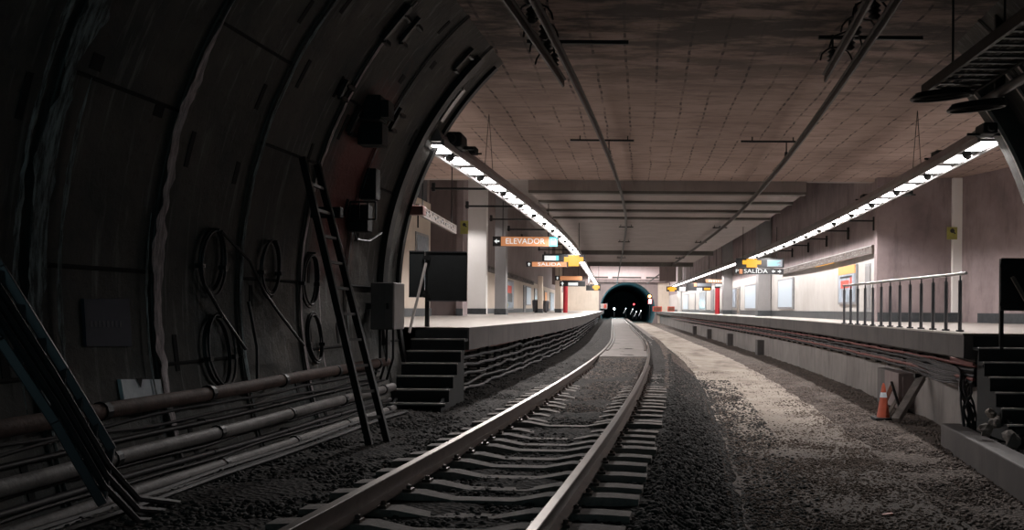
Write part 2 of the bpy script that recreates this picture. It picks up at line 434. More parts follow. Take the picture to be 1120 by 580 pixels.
# bolt pockets and stepped joints, one object per wall side
def pockets(side, name):
    mb = MB(); rnd = random.Random(5 + side); MOUTH = 14.2 if side < 0 else MOUTH_R
    for j, s0 in enumerate(seam):
        if s0 < 3 or s0 > MOUTH - .3: continue
        for yy in (s0 + .28, s0 + 1.12):
            if yy > MOUTH - .1: continue
            for a in [(-.45 + .17 * k + (j % 2) * .08) for k in range(9)]:
                if rnd.random() < .42: continue
                a += rnd.uniform(-.02, .02)
                if Z_T + R_T * math.sin(a + .05) > CEIL - .05: continue
                hl, hw = rnd.choice(((.11, .035), (.13, .03), (.06, .06), (.16, .03)))
                vs = []
                for rr in (R_T + .05, R_T - .006):
                    for da, dy in ((-hl, -hw), (-hl, hw), (hl, hw), (hl, -hw)):
                        aa = a + da / R_T
                        vs.append((TC(yy + dy) + OFF_T + side * rr * math.cos(aa), yy + dy, Z_T + rr * math.sin(aa)))
                mb.hexa(vs)
        # longitudinal joint, stepped from ring to ring
        for a in ((.30 if j % 2 else .47), (.02 if j % 2 else -.14)):
            p = [(TC(y) + OFF_T + side * (R_T - .002) * math.cos(a), y, Z_T + (R_T - .002) * math.sin(a)) for y in frange(s0, min(s0 + 1.4, MOUTH), .35)]
            mb.tube(p, .018, 5)
    return struct(mb.build(name, 'pocket'))
pockets(-1, 'trim_9'); pockets(1, 'trim_10')

# ceilings
mb = MB(); mb.box(-11, 14, NEAR, YB, CEIL, CEIL + .35); struct(mb.build('ceiling', 'ceiling'))
mb = MB()   # low slab over the tracks with its cross beams
mb.sweep([(-2.9, 4.80), (5.35, 4.80), (5.35, 5.3), (-2.9, 5.3)], frange(YB + .1, 69, 3))
mb.build('ceiling', 'beam')['kind'] = 'structure'
k = 11
for y, d, z0 in ((YB + .12, .36, 4.72), (29.6, .36, 4.72), (32.2, .36, 4.72), (34.8, .36, 4.72), (55, .5, 4.55), (68.6, .5, 4.5)):
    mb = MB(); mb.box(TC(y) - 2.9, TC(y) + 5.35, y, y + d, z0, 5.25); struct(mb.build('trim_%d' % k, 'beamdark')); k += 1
# high roof over the platforms and far hall
mb = MB(); mb.box(-16, 13, YB + .3, FAR + 1, 8.2, 8.5); struct(mb.build('ceiling', 'beam'))
mb = MB()  # upright slab edge above the first beam
mb.box(-12, 14, YB, YB + .3, CEIL, 8.3); struct(mb.build('trim_20', 'beam'))

# platforms
yl = frange(14.5, FAR, 2.5); yr = frange(13.05, FAR, 2.5)
mb = MB()
mb.mat(0).sweep([(-1.9, PLAT), (-1.9, PLAT - .35), (-9.9, PLAT - .35), (-9.9, PLAT)], yl)
mb.mat(1).sweep([(-1.915, PLAT + .004), (-1.915, PLAT - .02), (-9.9, PLAT - .02), (-9.9, PLAT + .004)], yl)
struct(mb.build('floor', ['edge', 'platform']))
mb = MB()
mb.mat(0).sweep([(5.5, PLAT), (11.8, PLAT), (11.8, PLAT - .35), (5.5, PLAT - .35)], yr)
mb.mat(1).sweep([(5.485, PLAT + .004), (11.8, PLAT + .004), (11.8, PLAT - .02), (5.485, PLAT - .02)], yr)
struct(mb.build('floor', ['edge', 'platform']))
# walls below the platforms
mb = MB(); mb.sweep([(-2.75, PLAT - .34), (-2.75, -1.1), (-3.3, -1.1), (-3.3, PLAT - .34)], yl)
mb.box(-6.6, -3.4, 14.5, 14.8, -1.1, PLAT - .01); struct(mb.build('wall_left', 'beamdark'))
mb = MB(); mb.sweep([(6.05, .28), (6.6, .28), (6.6, -1.2), (6.05, -1.2)], yr)
mb.sweep([(6.45, PLAT - .34), (6.9, PLAT - .34), (6.9, .2), (6.45, .2)], yr); struct(mb.build('wall_right', 'trough'))
# piers that stand out of the trough wall
k = 21
for y, off in ((19.4, 5.85), (40.5, 5.75), (51, 5.75), (62, 5.75), (73, 5.75)):
    mb = MB(); x = TC(y) + off; mb.box(x, x + .4, y, y + .75, -1.0, -.05 if y > 20 else .05)
    struct(mb.build('trim_%d' % k, 'edge', bevel=.02)); k += 1

# back walls -- right
def poly_wall(pts, z0, z1, th=.25):
    mb = MB()
    for (xa, ya), (xb, yb) in zip(pts[:-1], pts[1:]):
        d = Vector((xb - xa, yb - ya, 0)).normalized(); n = Vector((d.y, -d.x, 0)) * th
        mb.hexa([(xa, ya, z0), (xb, yb, z0), (xb + n.x, yb + n.y, z0), (xa + n.x, ya + n.y, z0),
                 (xa, ya, z1), (xb, yb, z1), (xb + n.x, yb + n.y, z1), (xa + n.x, ya + n.y, z1)])
    return mb
RW = 7.32
rp = [(TC(y) + RW, y) for y in frange(26.3, FAR, 3)]
o = poly_wall(rp, PLAT, 3.2).build('wall_right', 'white'); struct(o)
o = poly_wall(rp, 3.2, 8.3).build('wall_right', 'purple'); struct(o)
poly = poly_wall([(x - .03, y) for x, y in rp], PLAT, PLAT + .28, .04); struct(poly.build('baseboard_right', 'skirt'))
# right front wall that faces the tunnel
mb = MB(); mb.box(6.74, 9.1, 26.05, 26.35, PLAT, CEIL); struct(mb.build('wall_right', 'purple'))
mb = MB(); mb.hexa([(9.1, 26.0, PLAT), (11.2, 19, PLAT), (11.5, 19, PLAT), (9.4, 26.3, PLAT), (9.1, 26.0, CEIL), (11.2, 19, CEIL), (11.5, 19, CEIL), (9.4, 26.3, CEIL)])
mb.hexa([(11.2, 19, PLAT), (11.2, 10, PLAT), (11.5, 10, PLAT), (11.5, 19, PLAT), (11.2, 19, CEIL), (11.2, 10, CEIL), (11.5, 10, CEIL), (11.5, 19, CEIL)])
struct(mb.build('wall_right', 'purple'))
mb = MB(); mb.box(6.76, 8.84, 25.98, 26.05, PLAT, PLAT + .27)
mb.hexa([(9.3, 25.2, PLAT), (11.12, 19, PLAT), (11.2, 19, PLAT), (9.4, 25.3, PLAT), (9.3, 25.2, PLAT + .27), (11.12, 19, PLAT + .27), (11.2, 19, PLAT + .27), (9.4, 25.3, PLAT + .27)])
struct(mb.build('baseboard_right', 'skirt'))
# back walls -- left
LW = -7.35
lp = [(TC(y) + LW, y) for y in frange(44.4, FAR, 3)]
struct(poly_wall(lp, PLAT, 3.4, -.25).build('wall_left', 'beige'))
struct(poly_wall(lp, 3.4, 8.3, -.25).build('wall_left', 'brownwall'))
struct(poly_wall([(x + .03, y) for x, y in lp], PLAT, PLAT + .28, -.04).build('baseboard_left', 'skirt'))
mb = MB(); mb.box(-8.0, -7.72, 13.5, 33.6, PLAT, CEIL); struct(mb.build('wall_left', 'beige'))
mb = MB(); mb.box(-7.72, -7.66, 14.6, 33.6, PLAT, PLAT + .28); struct(mb.build('baseboard_left', 'skirt'))
mb = MB(); mb.box(-8.3, -7.02, 35.2, 35.9, PLAT, 8.2); struct(mb.build('wall_left', 'brownwall'))
mb = MB(); mb.box(-7.02, -6.78, 34.9, 35.9, PLAT, 8.2); struct(mb.build('trim_30', 'purple'))
mb = MB(); mb.box(-10.6, -7.4, 43.9, 44.35, PLAT, 8.2); struct(mb.build('wall_left', 'litwhite'))
mb = MB(); mb.box(-10.6, -7.38, 43.84, 43.9, PLAT, PLAT + .28); mb.box(-7.02, -6.76, 34.84, 34.9, PLAT, PLAT + .28); struct(mb.build('baseboard_left', 'skirt'))
mb = MB(); mb.box(-10.8, -10.5, 33.6, 44, PLAT, 8.2); mb.box(-10.8, -7.8, 33.4, 33.7, PLAT, 8.2); struct(mb.build('wall_left', 'brownwall'))
# side of tunnel outside: closes the gap between ring and ceiling/side spaces
mb = MB(); mb.box(-12, -6.6, 13.3, 13.6, -1.2, CEIL); struct(mb.build('wall_left', 'brownwall'))
# far end wall with the round tunnel mouth
FARX = TC(FAR) + 1.45
def far_wall():
    mb = MB(); cx = TC(FAR) + 1.45; cz = 1.15; r = 3.95; N = 40
    x0, x1, z0, z1 = -14, 12, -1.3, 8.4
    vs = []; fs = []
    for i in range(N):
        a = 2 * PI * i / N; c, s_ = math.cos(a), math.sin(a)
        t = min(((x1 - cx) / c if c > 1e-6 else (x0 - cx) / c if c < -1e-6 else 1e9), ((z1 - cz) / s_ if s_ > 1e-6 else (z0 - cz) / s_ if s_ < -1e-6 else 1e9))
        vs += [(cx + r * c, FAR, cz + r * s_), (cx + t * c, FAR, cz + t * s_), (cx + r * c, FAR + .5, cz + r * s_)]
    for i in range(N):
        j = (i + 1) % N; fs.append((i * 3, i * 3 + 1, j * 3 + 1, j * 3)); fs.append((i * 3, j * 3, j * 3 + 2, i * 3 + 2))
    mb.add(vs, fs); struct(mb.build('wall_back', 'brownwall'))
    struct(MB().box(FARX - 6.5, FARX + 8, FAR - .06, FAR - .01, 5.5, 8.2).build('wall_back', 'farwall'))
    for a_, b_ in ((FARX - 5, FARX - 2.8), (FARX - 2.2, FARX + 1.9), (FARX + 2.6, FARX + 4.4)): struct(MB().box(a_, b_, FAR - .09, FAR - .06, 5.62, 5.85).build('trim_40', 'beamdark'))
    for a_, b_, m_ in ((-14, cx - 4.1, 'beige'), (cx + 4.3, 12, 'beige')): struct(MB().box(a_, b_, FAR - .05, FAR - .01, -1.2, 5.0).build('wall_back', m_))
    mb = MB(); vs = []; fs = []; ys = [FAR + .4, FAR + 15, FAR + 35, FAR + 70]
    for y in ys:
        for i in range(N):
            a = 2 * PI * i / N; vs.append((cx - .03 * (y - FAR) + r * math.cos(a), y, cz + r * math.sin(a)))
    for q in range(len(ys) - 1):
        for i in range(N):
            j = (i + 1) % N; fs.append((q * N + i, q * N + j, (q + 1) * N + j, (q + 1) * N + i))
    fs.append(tuple(3 * N + i for i in range(N)))
    mb.add(vs, fs); struct(mb.build('wall_far', 'teal', smooth=True))
    return cx, cz
FCX, FCZ = far_wall()
mb = MB()   # dark soffit strip and downstand blocks in front of the far wall
mb.box(FCX - 4.6, FCX + 5.3, FAR - .5, FAR - .05, 5.05, 5.45); struct(mb.build('trim_31', 'brownwall'))
mb = MB(); mb.box(TC(72) - 5.2, TC(72) - 2.45, 69.2, 71.5, 3.1, 8.2); struct(mb.build('trim_32', 'brownwall'))
mb = MB(); mb.box(TC(72) + 2.95, TC(72) + 4.2, 69.2, 70.5, 3.4, 8.2); struct(mb.build('trim_33', 'brownwall'))

# ground ------------------------------------------------------------
def gz(off, y):       # height of the ground across the trough
    def lerp(a, b, t): t = max(0, min(1, t)); return a + (b - a) * t
    if off < -1.3: z = lerp(-.22, -.10, (-1.3 - off) / 1.6)
    elif off < 1.35: z = lerp(-.235, -.165, (y - 11) / 9) if y < 23 else lerp(-.165, -.05, (y - 23) / 3)
    elif off < 2.1: z = lerp(-.22, -.75, (off - 1.35) / .75)
    elif off < 4.2: z = -.75
    elif off < 6.2: z = lerp(-.76, -.71, (off - 4.3) / 1.2)
    else: z = -.71
    return z
def terrain(name, o0, o1, y0, y1, st, sty, m, amp, seed=0, edge=0):
    mb = MB(); offs = frange(o0, o1, st); ys = frange(y0, y1, sty); vs = []; fs = []
    for y in ys:
        for q, o in enumerate(offs):
            oo = o
            if edge and q == len(offs) - 1: oo += edge * noise.noise(Vector((y * .9, seed, 0))) + edge * .5 * noise.noise(Vector((y * 3.1, seed, 7)))
            x = TC(y) + oo
            n = noise.noise(Vector((x * 1.2, y * 1.2, seed))) * amp + noise.noise(Vector((x * 7, y * 7, seed))) * amp * .5
            vs.append((x, y, gz(oo, y) + n))
    k = len(offs)
    for i in range(len(ys) - 1):
        for j in range(k - 1): fs.append((i * k + j, i * k + j + 1, (i + 1) * k + j + 1, (i + 1) * k + j))
    mb.add(vs, fs); return struct(mb.build(name, m, smooth=True))
terrain('floor', -3.4, 2.25, NEAR, 40, .13, .22, 'ballast', .035, 1)
terrain('floor', -3.4, 2.25, 40, FAR + 60, .4, 2, 'ballast', .02, 1)
o = terrain('floor', 2.08, 4.25, NEAR, 60, .12, .25, 'path', .012, 2, edge=.12)
for v in o.data.vertices:
    if abs(v.co.x - TC(v.co.y) - 2.08) < .03: v.co.x += .16 * noise.noise(Vector((0, v.co.y * 1.3, 3))) + .06
for v in o.data.vertices: v.co.z = max(v.co.z, -.76) + .02
o = terrain('floor', 1.9, 4.25, 60, FAR + 20, .5, 2, 'path', .0, 2)
for v in o.data.vertices: v.co.z = max(v.co.z, -.76) + .02
terrain('floor', 4.0, 8.2, NEAR, 60, .16, .22, 'gravel', .05, 3)
terrain('floor', 4.0, 7.2, 60, FAR + 20, .4, 2, 'gravel', .03, 3)
mb = MB(); mb.sweep([(-.665, -.03), (.665, -.03), (.665, -.2), (-.665, -.2)], frange(25.5, FAR, 2)); struct(mb.build('floor', 'pave'))
mb = MB(); mb.sweep([(.86, -.05), (1.45, -.12), (1.45, -.3), (.86, -.3)], frange(33, FAR, 2)); struct(mb.build('floor', 'pave'))
# kerb in front of the right-hand stairs
mb = MB(); a, b = (4.52, 13.7), (3.62, 6.0)
mb.hexa([(a[0], a[1], -.95), (b[0], b[1], -.95), (b[0] + .3, b[1], -.95), (a[0] + .3, a[1], -.95), (a[0], a[1], -.38), (b[0], b[1], -.30), (b[0] + .3, b[1], -.30), (a[0] + .3, a[1], -.38)])
mb.hexa([(b[0], b[1], -.95), (2.9, 0, -.95), (3.2, 0, -.95), (b[0] + .3, b[1], -.95), (b[0], b[1], -.30), (2.9, 0, -.3), (3.2, 0, -.3), (b[0] + .3, b[1], -.30)])
mb.hexa([(4.82, 13.7, -.95), (4.82, 13.4, -.95), (5.6, 13.4, -.95), (5.6, 13.7, -.95), (4.82, 13.7, -.38), (4.82, 13.4, -.38), (5.6, 13.4, -.38), (5.6, 13.7, -.38)])
struct(mb.build('trim_34', 'edge', bevel=.02))
# fill behind the kerb
mb = MB(); mb.add([(3.9, 6, -.5), (6.3, 6, -.5), (6.3, 13.4, -.5), (4.8, 13.4, -.5)], [(0, 1, 2, 3)]); struct(mb.build('floor', 'ballast'))

# loose stones, uncountable -----------------------------------------
def stones(name, n, area, size, m, label, cat, seed, zfun=gz, lift=.0, bias=1.0, fall=1.0, fade=None):
    r = np.random.default_rng(seed)
    bm = bmesh.new(); bmesh.ops.create_icosphere(bm, subdivisions=1, radius=1); 
    base = np.array([v.co[:] for v in bm.verts]); tri = np.array([[v.index for v in f.verts] for f in bm.faces]); bm.free()
    nv = len(base); V = np.zeros((n, nv, 3)); o0, o1, y0, y1 = area
    for i in range(n):
        t = r.random() ** bias; y = y0 + (y1 - y0) * t; off = o0 + (o1 - o0) * r.random() ** fall
        if fade and (y - fade) / (y1 - fade) + .9 * noise.noise(Vector((off * .8, y * .35, 2))) > r.random(): off = o0 + (o1 - o0) * r.random(); y = y0 + (fade - y0) * r.random()
        s = r.uniform(*size); x = TC(y) + off
        j = base * r.uniform(.7, 1.25, (nv, 1)) * np.array([1, r.uniform(.6, 1), r.uniform(.45, .8)]) * s
        a, b_ = r.uniform(0, 2 * PI), r.uniform(-.7, .7)
        ca, sa, cb, sb = math.cos(a), math.sin(a), math.cos(b_), math.sin(b_)
        Rz = np.array([[ca, -sa, 0], [sa, ca, 0], [0, 0, 1]]); Rx = np.array([[1, 0, 0], [0, cb, -sb], [0, sb, cb]])
        V[i] = j @ (Rz @ Rx).T + np.array([x, y, zfun(off, y) + lift + r.uniform(-.2, .5) * s])
    T = (tri[None] + (np.arange(n) * nv)[:, None, None]).reshape(-1, 3); V = V.reshape(-1, 3)
    me = bpy.data.meshes.new(name); me.vertices.add(len(V)); me.vertices.foreach_set('co', V.ravel())
    me.loops.add(T.size); me.loops.foreach_set('vertex_index', T.ravel().astype(np.int32))
    me.polygons.add(len(T)); me.polygons.foreach_set('loop_start', (np.arange(len(T)) * 3).astype(np.int32))
    try: me.polygons.foreach_set('loop_total', np.full(len(T), 3, np.int32))
    except Exception: pass
    me.update(calc_edges=True); me.validate(); me.materials.append(M[m])
    o = bpy.data.objects.new(name, me); C.objects.link(o)
    return tag(o, label, cat, kind='stuff')
stones('track_ballast', 42000, (-2.9, 1.45, 4.5, 25), (.014, .034), 'stone', 'dark crushed stone ballast packed around the sleepers of the single track', 'ballast', 1, bias=1.4, lift=-.012)
stones('ballast_shoulder', 16000, (1.25, 2.22, 4.5, 27), (.016, .042), 'stone', 'dark loose stone slope that falls from the sleeper ends to the pale path', 'ballast', 2, bias=1.3)
stones('wall_gravel', 24000, (4.05, 6.0, 7.5, 34), (.014, .032), 'stone2', 'brown loose gravel band between the pale path and the right trough wall', 'gravel', 3, bias=1.3)
stones('path_grit', 14000, (2.1, 4.2, 5.0, 30), (.008, .020), 'grit', 'scattered grit and small stones lying on the near part of the pale path', 'grit', 4, lift=.012, bias=2.6)
stones('path_gravel', 34000, (2.0, 4.25, 5.2, 23), (.010, .026), 'grit', 'brown gravel covering the near end of the pale path', 'gravel', 8, lift=.012, bias=1.25, fade=12.5)
stones('ballast_spill', 9000, (2.05, 3.0, 5, 26), (.014, .036), 'stone', 'dark stones spilled from the ballast slope onto the edge of the path', 'ballast', 9, lift=.012, bias=1.2, fall=2.6)
stones('dusty_ballast', 11000, (-.66, .66, 12.5, 26.5), (.012, .026), 'stone2', 'dusty brown ballast between the rails just before the paved stretch', 'ballast', 6, lift=-.01)
stones('far_shoulder_gravel', 14000, (1.15, 2.5, 17, 44), (.014, .034), 'stone2', 'brown gravel bank beside the far part of the track, left of the pale path', 'gravel', 7, lift=-.004)
stones('stair_rubble', 700, (5.75, 7.0, 9, 13.2), (.03, .09), 'stone', 'dark rubble behind the low concrete kerb by the right stairs', 'rubble', 5, zfun=lambda o, y: -.5)

# ================================================================== TRACK
ryy = frange(2, 26, .5) + frange(27, FAR + 5, 1.5)
def rail(off, label, ys=ryy, name='running_rail', h=.16, grp=None):
    p = [(-.07, -.16), (.07, -.16), (.07, -.148), (.012, -.128), (.012, -.045), (.036, -.032), (.036, -.004), (.03, 0), (-.03, 0), (-.036, -.004), (-.036, -.032), (-.012, -.045), (-.012, -.128), (-.07, -.148)]
    mb = MB(); mb.sweep(p, ys, off); o = mb.build(name, ['rail', 'railtop'])
    n = len(p)
    for pl in o.data.polygons:
        c = sum((o.data.vertices[v].co.z for v in pl.vertices), 0) / len(pl.vertices)
        if c > -.001: pl.material_index = 1
    return tag(o, label, 'rail', grp)
rail(-.7175, 'left running rail of the track, steel, with a polished bright top')
rail(.7175, 'right running rail of the track, steel, with a polished bright top')
rail(-.60, 'short inner guard rail beside the left running rail where the paving starts', frange(29, 66, 1.5), 'guard_rail')
rail(.60, 'short inner guard rail beside the right running rail where the paving starts', frange(29, 66, 1.5), 'guard_rail')

# sleeper: dished monoblock with four clips
st = thing('concrete_sleeper', 'grey concrete sleeper lying under the two rails in the dark ballast', 'sleeper', (TC(2.2), 2.2, -.16), 'concrete sleepers of the track')
mb = MB(); secs = [(-1.22, -.012, .13), (-1.0, -.0, .14), (-.5, -.002, .135), (-.25, -.05, .11), (.25, -.05, .11), (.5, -.002, .135), (1.0, 0, .14), (1.22, -.012, .13)]
vs = []; fs = []
for x, z, hw in [(a_, b_, c_ * .85) for a_, b_, c_ in secs]: vs += [(x, -hw, -.2), (x, hw, -.2), (x, hw * .8, z), (x, -hw * .8, z)]
for i in range(len(secs) - 1):
    for q in range(4): fs.append((i * 4 + q, i * 4 + (q + 1) % 4, (i + 1) * 4 + (q + 1) % 4, (i + 1) * 4 + q))
fs += [(3, 2, 1, 0), tuple(len(secs) * 4 - 4 + q for q in range(4))]
mb.add(vs, fs); body = mb.build('body', 'sleeper'); body.parent = st; body.location = (0, 0, 0)
for x in (-.82, -.615, .615, .82):
    mb = MB(); mb.box(x - .035, x + .035, -.05, .05, -.004, .02); mb.lathe([(.02, .02), (.02, .045), (.006, .05)], (x, 0, 0), 8)
    c = mb.build('rail_clip', 'rail'); c.parent = st; c.location = (0, 0, 0)
y = 2.7
while y < 25.3:
    s = dup(st, (TC(y) + random.uniform(-.03, .03), y, -.16 - random.choice([0, 0, .008, .012, .02, .03])), rotz=-(.07 - .00278 * max(0, y - 6)) + random.uniform(-.015, .015))
    y += .5 + random.uniform(-.02, .03)
st.rotation_euler = (0, 0, -.07)

# ================================================================== OVERHEAD CONDUCTOR RAILS
def conductor(ys, off, label, z=4.62, shift=None):
    mb = MB(); f = shift or (lambda y: 0)
    prof = [(-.045, .11), (.045, .11), (.045, .095), (.015, .09), (.02, .02), (.012, -.01), (-.012, -.01), (-.02, .02), (-.015, .09), (-.045, .095)]
    n = len(prof); vs = []; fs = []
    for y in ys:
        for dx, dz in prof: vs.append((TC(y) + off + f(y) + dx, y, z + dz))
    for i in range(len(ys) - 1):
        for q in range(n): fs.append((i * n + q, (i + 1) * n + q, (i + 1) * n + (q + 1) % n, i * n + (q + 1) % n))
    fs += [tuple(range(n)), tuple((len(ys) - 1) * n + q for q in range(n))]
    mb.add(vs, fs); return tag(mb.build('conductor_rail', 'cat'), label, 'conductor rail')
ycl = frange(3, 66, 1.5)
conductor(frange(3, 120, 1.5), -.12, 'long overhead conductor rail hanging above the laid track', 4.55)
conductor(frange(3, 120, 1.5), 3.78, 'long overhead conductor rail hanging above the pale path on the right', 4.55)
conductor(frange(3, 13.6, 1.0), -.30, 'short overlapping conductor rail that ends left of the long one over the track', 4.60, lambda y: -.03 * (13.6 - y) - .02)
conductor(frange(3, 13.2, 1.0), 3.52, 'short overlapping conductor rail that ends left of the long one over the path', 4.60, lambda y: -.005 * (13.2 - y))
def cat_support(x, y, zc, wleft, wright, label, group, ztop):
    t = thing('conductor_support', label, 'bracket', (x, y, ztop), group)
    mb = MB(); mb.bar((x - wleft, y, ztop - .1), (x + wright, y, ztop - .1), .04, .04); mb.build('cross_bar', 'iron', t)
    mb = MB(); mb.cyl((x, y, ztop - .08), (x, y, zc + .13), .014, 6); mb.build('drop_rod', 'iron', t)
    mb = MB(); mb.lathe([(.02, 0), (.05, .02), (.03, .04), (.055, .06), (.03, .08), (.05, .1), (.02, .12)], (x, y, zc + .11), 10); mb.build('insulator', 'iron', t, smooth=True)
    for xx in (x - wleft * .75, x + wright * .75): MB().cyl((xx, y, ztop - .1), (xx, y, ztop), .015, 6).build('hanger', 'iron', t)
    return t
for off, g, side in ((-.12, 'supports of the conductor rail above the track', 'above the laid track'), (3.78, 'supports of the conductor rail above the path', 'above the pale path')):
    for y in (20.1,):
        pos = 'nearest'
        cat_support(TC(y) + off, y, 4.55, .85 if off < 0 else 1.0, .55 if off < 0 else .2, '%s black support bar fixed to the ceiling %s' % (pos, side), g, CEIL)
    for y in (38, 46.5, 61):
        cat_support(TC(y) + off, y, 4.55, .3, .3, 'thin drop rod holding the conductor rail to the low slab %s' % side, g, 4.80)
# section insulator hardware between the overlapping ends
def clutter(x, y0, y1, label, seed):
    r = random.Random(seed); t = thing('rail_coupling', label, 'coupling', (x, (y0 + y1) / 2, CEIL))
    n = 0
    for y in frange(y0, y1, .62):
        mb = MB(); c = (x + r.uniform(-.05, .05), y, 4.80)
        mb.lathe([(.03, -.1), (.075, -.06), (.04, -.03), (.08, 0), (.04, .03), (.075, .06), (.03, .1)], c, 10)
        mb.cyl((c[0], y, 4.88), (c[0], y, CEIL), .016, 6)
        mb.build('insulator', 'iron', t, smooth=True)
        mb = MB(); pts = []
        for q in range(9):
            a = q / 8 * PI; pts.append((x + .22 * math.cos(a), y + r.uniform(-.03, .03), 4.74 + .22 * math.sin(a) * r.uniform(.8, 1.1)))
        mb.tube(pts, .013, 6); mb.build('jumper_loop', 'iron', t, smooth=True)
    mb = MB(); mb.bar((x - .3, y1 - .3, 4.97), (x + 1.1, y1 - .3, 4.97), .05); mb.build('cross_bar', 'iron', t); mb = MB(); mb.bar((x - .5, y0 + .5, 4.97), (x + .4, y0 + .5, 4.97), .05)
    mb.build('cross_bar', 'iron', t); return t
clutter(TC(11) - .30, 9.6, 12.9, 'tangle of black insulators and jumper loops between the two conductor rails over the track', 3)
clutter(TC(11) + 3.66, 9.4, 12.6, 'tangle of black insulators and jumper loops between the two conductor rails over the path', 4)

# ================================================================== LIGHT STRIPS
def strip(off, y0, y1, side, word):
    # side: +1 platform is to the right
    z = 3.80
    ys = frange(y0, y1, 1.2)
    mb = MB(); mb.sweep([(-.15, z), (.15, z), (.17, z + .05), (.10, z + .20), (-.10, z + .20), (-.17, z + .05)], ys, off)
    mb.sweep([(.17, z + .03), (.21, z + .03), (.21, z - .06), (.17, z - .06)], ys, off); mb.sweep([(-.21, z + .03), (-.17, z + .03), (-.17, z - .06), (-.21, z - .06)], ys, off)
    tag(mb.build('light_channel', 'channel'), 'long grey metal channel carrying the row of lights above the %s platform edge' % word, 'light channel')
    t = thing('ceiling_light', 'white fluorescent light in the row above the %s platform edge' % word, 'light', (TC(y0 + .5) + off, y0 + .5, z), 'row of lights above the %s platform edge' % word)
    mb = MB(); mb.box(-.14, .14, -.37, .37, -.028, .0); a = mb.build('housing', 'channel'); a.parent = t
    mb = MB(); mb.box(-.12, .12, -.34, .34, -.045, -.028); a = mb.build('diffuser', 'lamp'); a.parent = t; lamp_light(t, (0, 0, -.06), SPOT, rad=0.0)
    y = y0 + 1.65
    while y < y1 - .5:
        h = (TC(y + .4) - TC(y - .4)) / .8
        dup(t, (TC(y) + off, y, z), rotz=-math.atan(h)); y += 1.15
    # loudspeakers between the lights
    n = 0
    for y in [y0 + 1.07 + 2.3 * q for q in range(14)]:
        n += 1; t = thing('loudspeaker', 'black horn loudspeaker hung between the lights above the %s platform edge' % word, 'loudspeaker', (TC(y) + off, y, z), 'loudspeakers under the %s light row' % word)
        mb = MB(); mb.lathe([(.03, -.16), (.045, -.05), (.05, .02), (.075, .10)], (0, 0, -.045), 12, 'Y'); a = mb.build('horn', 'boxdark', smooth=True); a.parent = t
        mb = MB(); mb.box(-.12, .12, -.02, .02, -.02, .0); a = mb.build('yoke', 'boxdark'); a.parent = t
    # arms back to the wall
    for y in [y0 + (3.2 if side > 0 else 6.4) + 3.45 * q for q in range(8)]:
        if side > 0 and y < 25.8: continue
        t = thing('support_arm', 'black arm tying the %s light channel back to the wall' % word, 'arm', (TC(y) + off, y, z + .12), 'arms of the %s light channel' % word)
        L = (TC(y) + RW - TC(y) - off - .01) if side > 0 else 1.7
        mb = MB(); mb.bar((0, 0, 0), (side * L, 0, 0), .045); a = mb.build('beam', 'iron'); a.parent = t
        mb = MB(); mb.bar((side * (L - .05), 0, -.28 if side > 0 else -.06), (side * (L - .05), 0, .12), .07); a = mb.build('wall_plate', 'iron'); a.parent = t
    # hangers to the ceiling
    for y in [y0 + 4.2]:
        t = thing('channel_hanger', 'thin V-shaped hanger holding the %s light channel to the ceiling' % word, 'hanger', (TC(y) + off, y, CEIL), 'hangers of the %s light channel' % word)
        mb = MB(); [None for dx_ in (-.08, .08) for a in [MB().bar((0, 0, 0), (dx_, 0, -1.1), .010).build('rod', 'iron')] if setattr(a, 'parent', t)]
        if y > YB: t.location.z = 4.8
strip(-2.33, 13.75, 108, -1, 'left')
strip(5.92, 13.15, 108, 1, 'right')
t = thing('ceiling_light', 'unseen lamp panel added under the far hall roof to brighten the far wall', 'light', (-1.6, 108, 8.2), 'added lamps under the high roof of the far hall')  # lamps out of view, added to brighten the far end wall
a = MB().box(-1.2, 1.2, -.15, .15, -.08, 0).build('housing', 'channel'); a.parent = t
a = MB().box(-1.15, 1.15, -.12, .12, -.10, -.08).build('diffuser', 'lamp'); a.parent = t; lamp_light(t, (0, 0, -.12), SPOT * 10.001, rad=0.0)
for yh in (112, 117, 121, 125):
    for xh in (-4.2, .8): dup(t, (TC(yh) + 1.5 + xh, yh, 8.2))
t = thing('ceiling_light', 'unseen lamp added behind the brown pier to brighten the left white wall', 'light', (-9.0, 41.2, 5.6))  # added lamp hidden by the pier, brightens the white wall behind it
a = MB().box(-.5, .5, -.12, .12, -.06, 0).build('housing', 'channel'); a.parent = t
a = MB().box(-.47, .47, -.10, .10, -.08, -.06).build('diffuser', 'lamp'); a.parent = t; lamp_light(t, (0, 0, -.10), SPOT * 4.002, rad=0.0)
for x_ in (-.4, .4): a = MB().cyl((x_, 0, 0), (x_, 0, 2.6), .012, 6).build('hanger_rod', 'iron'); a.parent = t
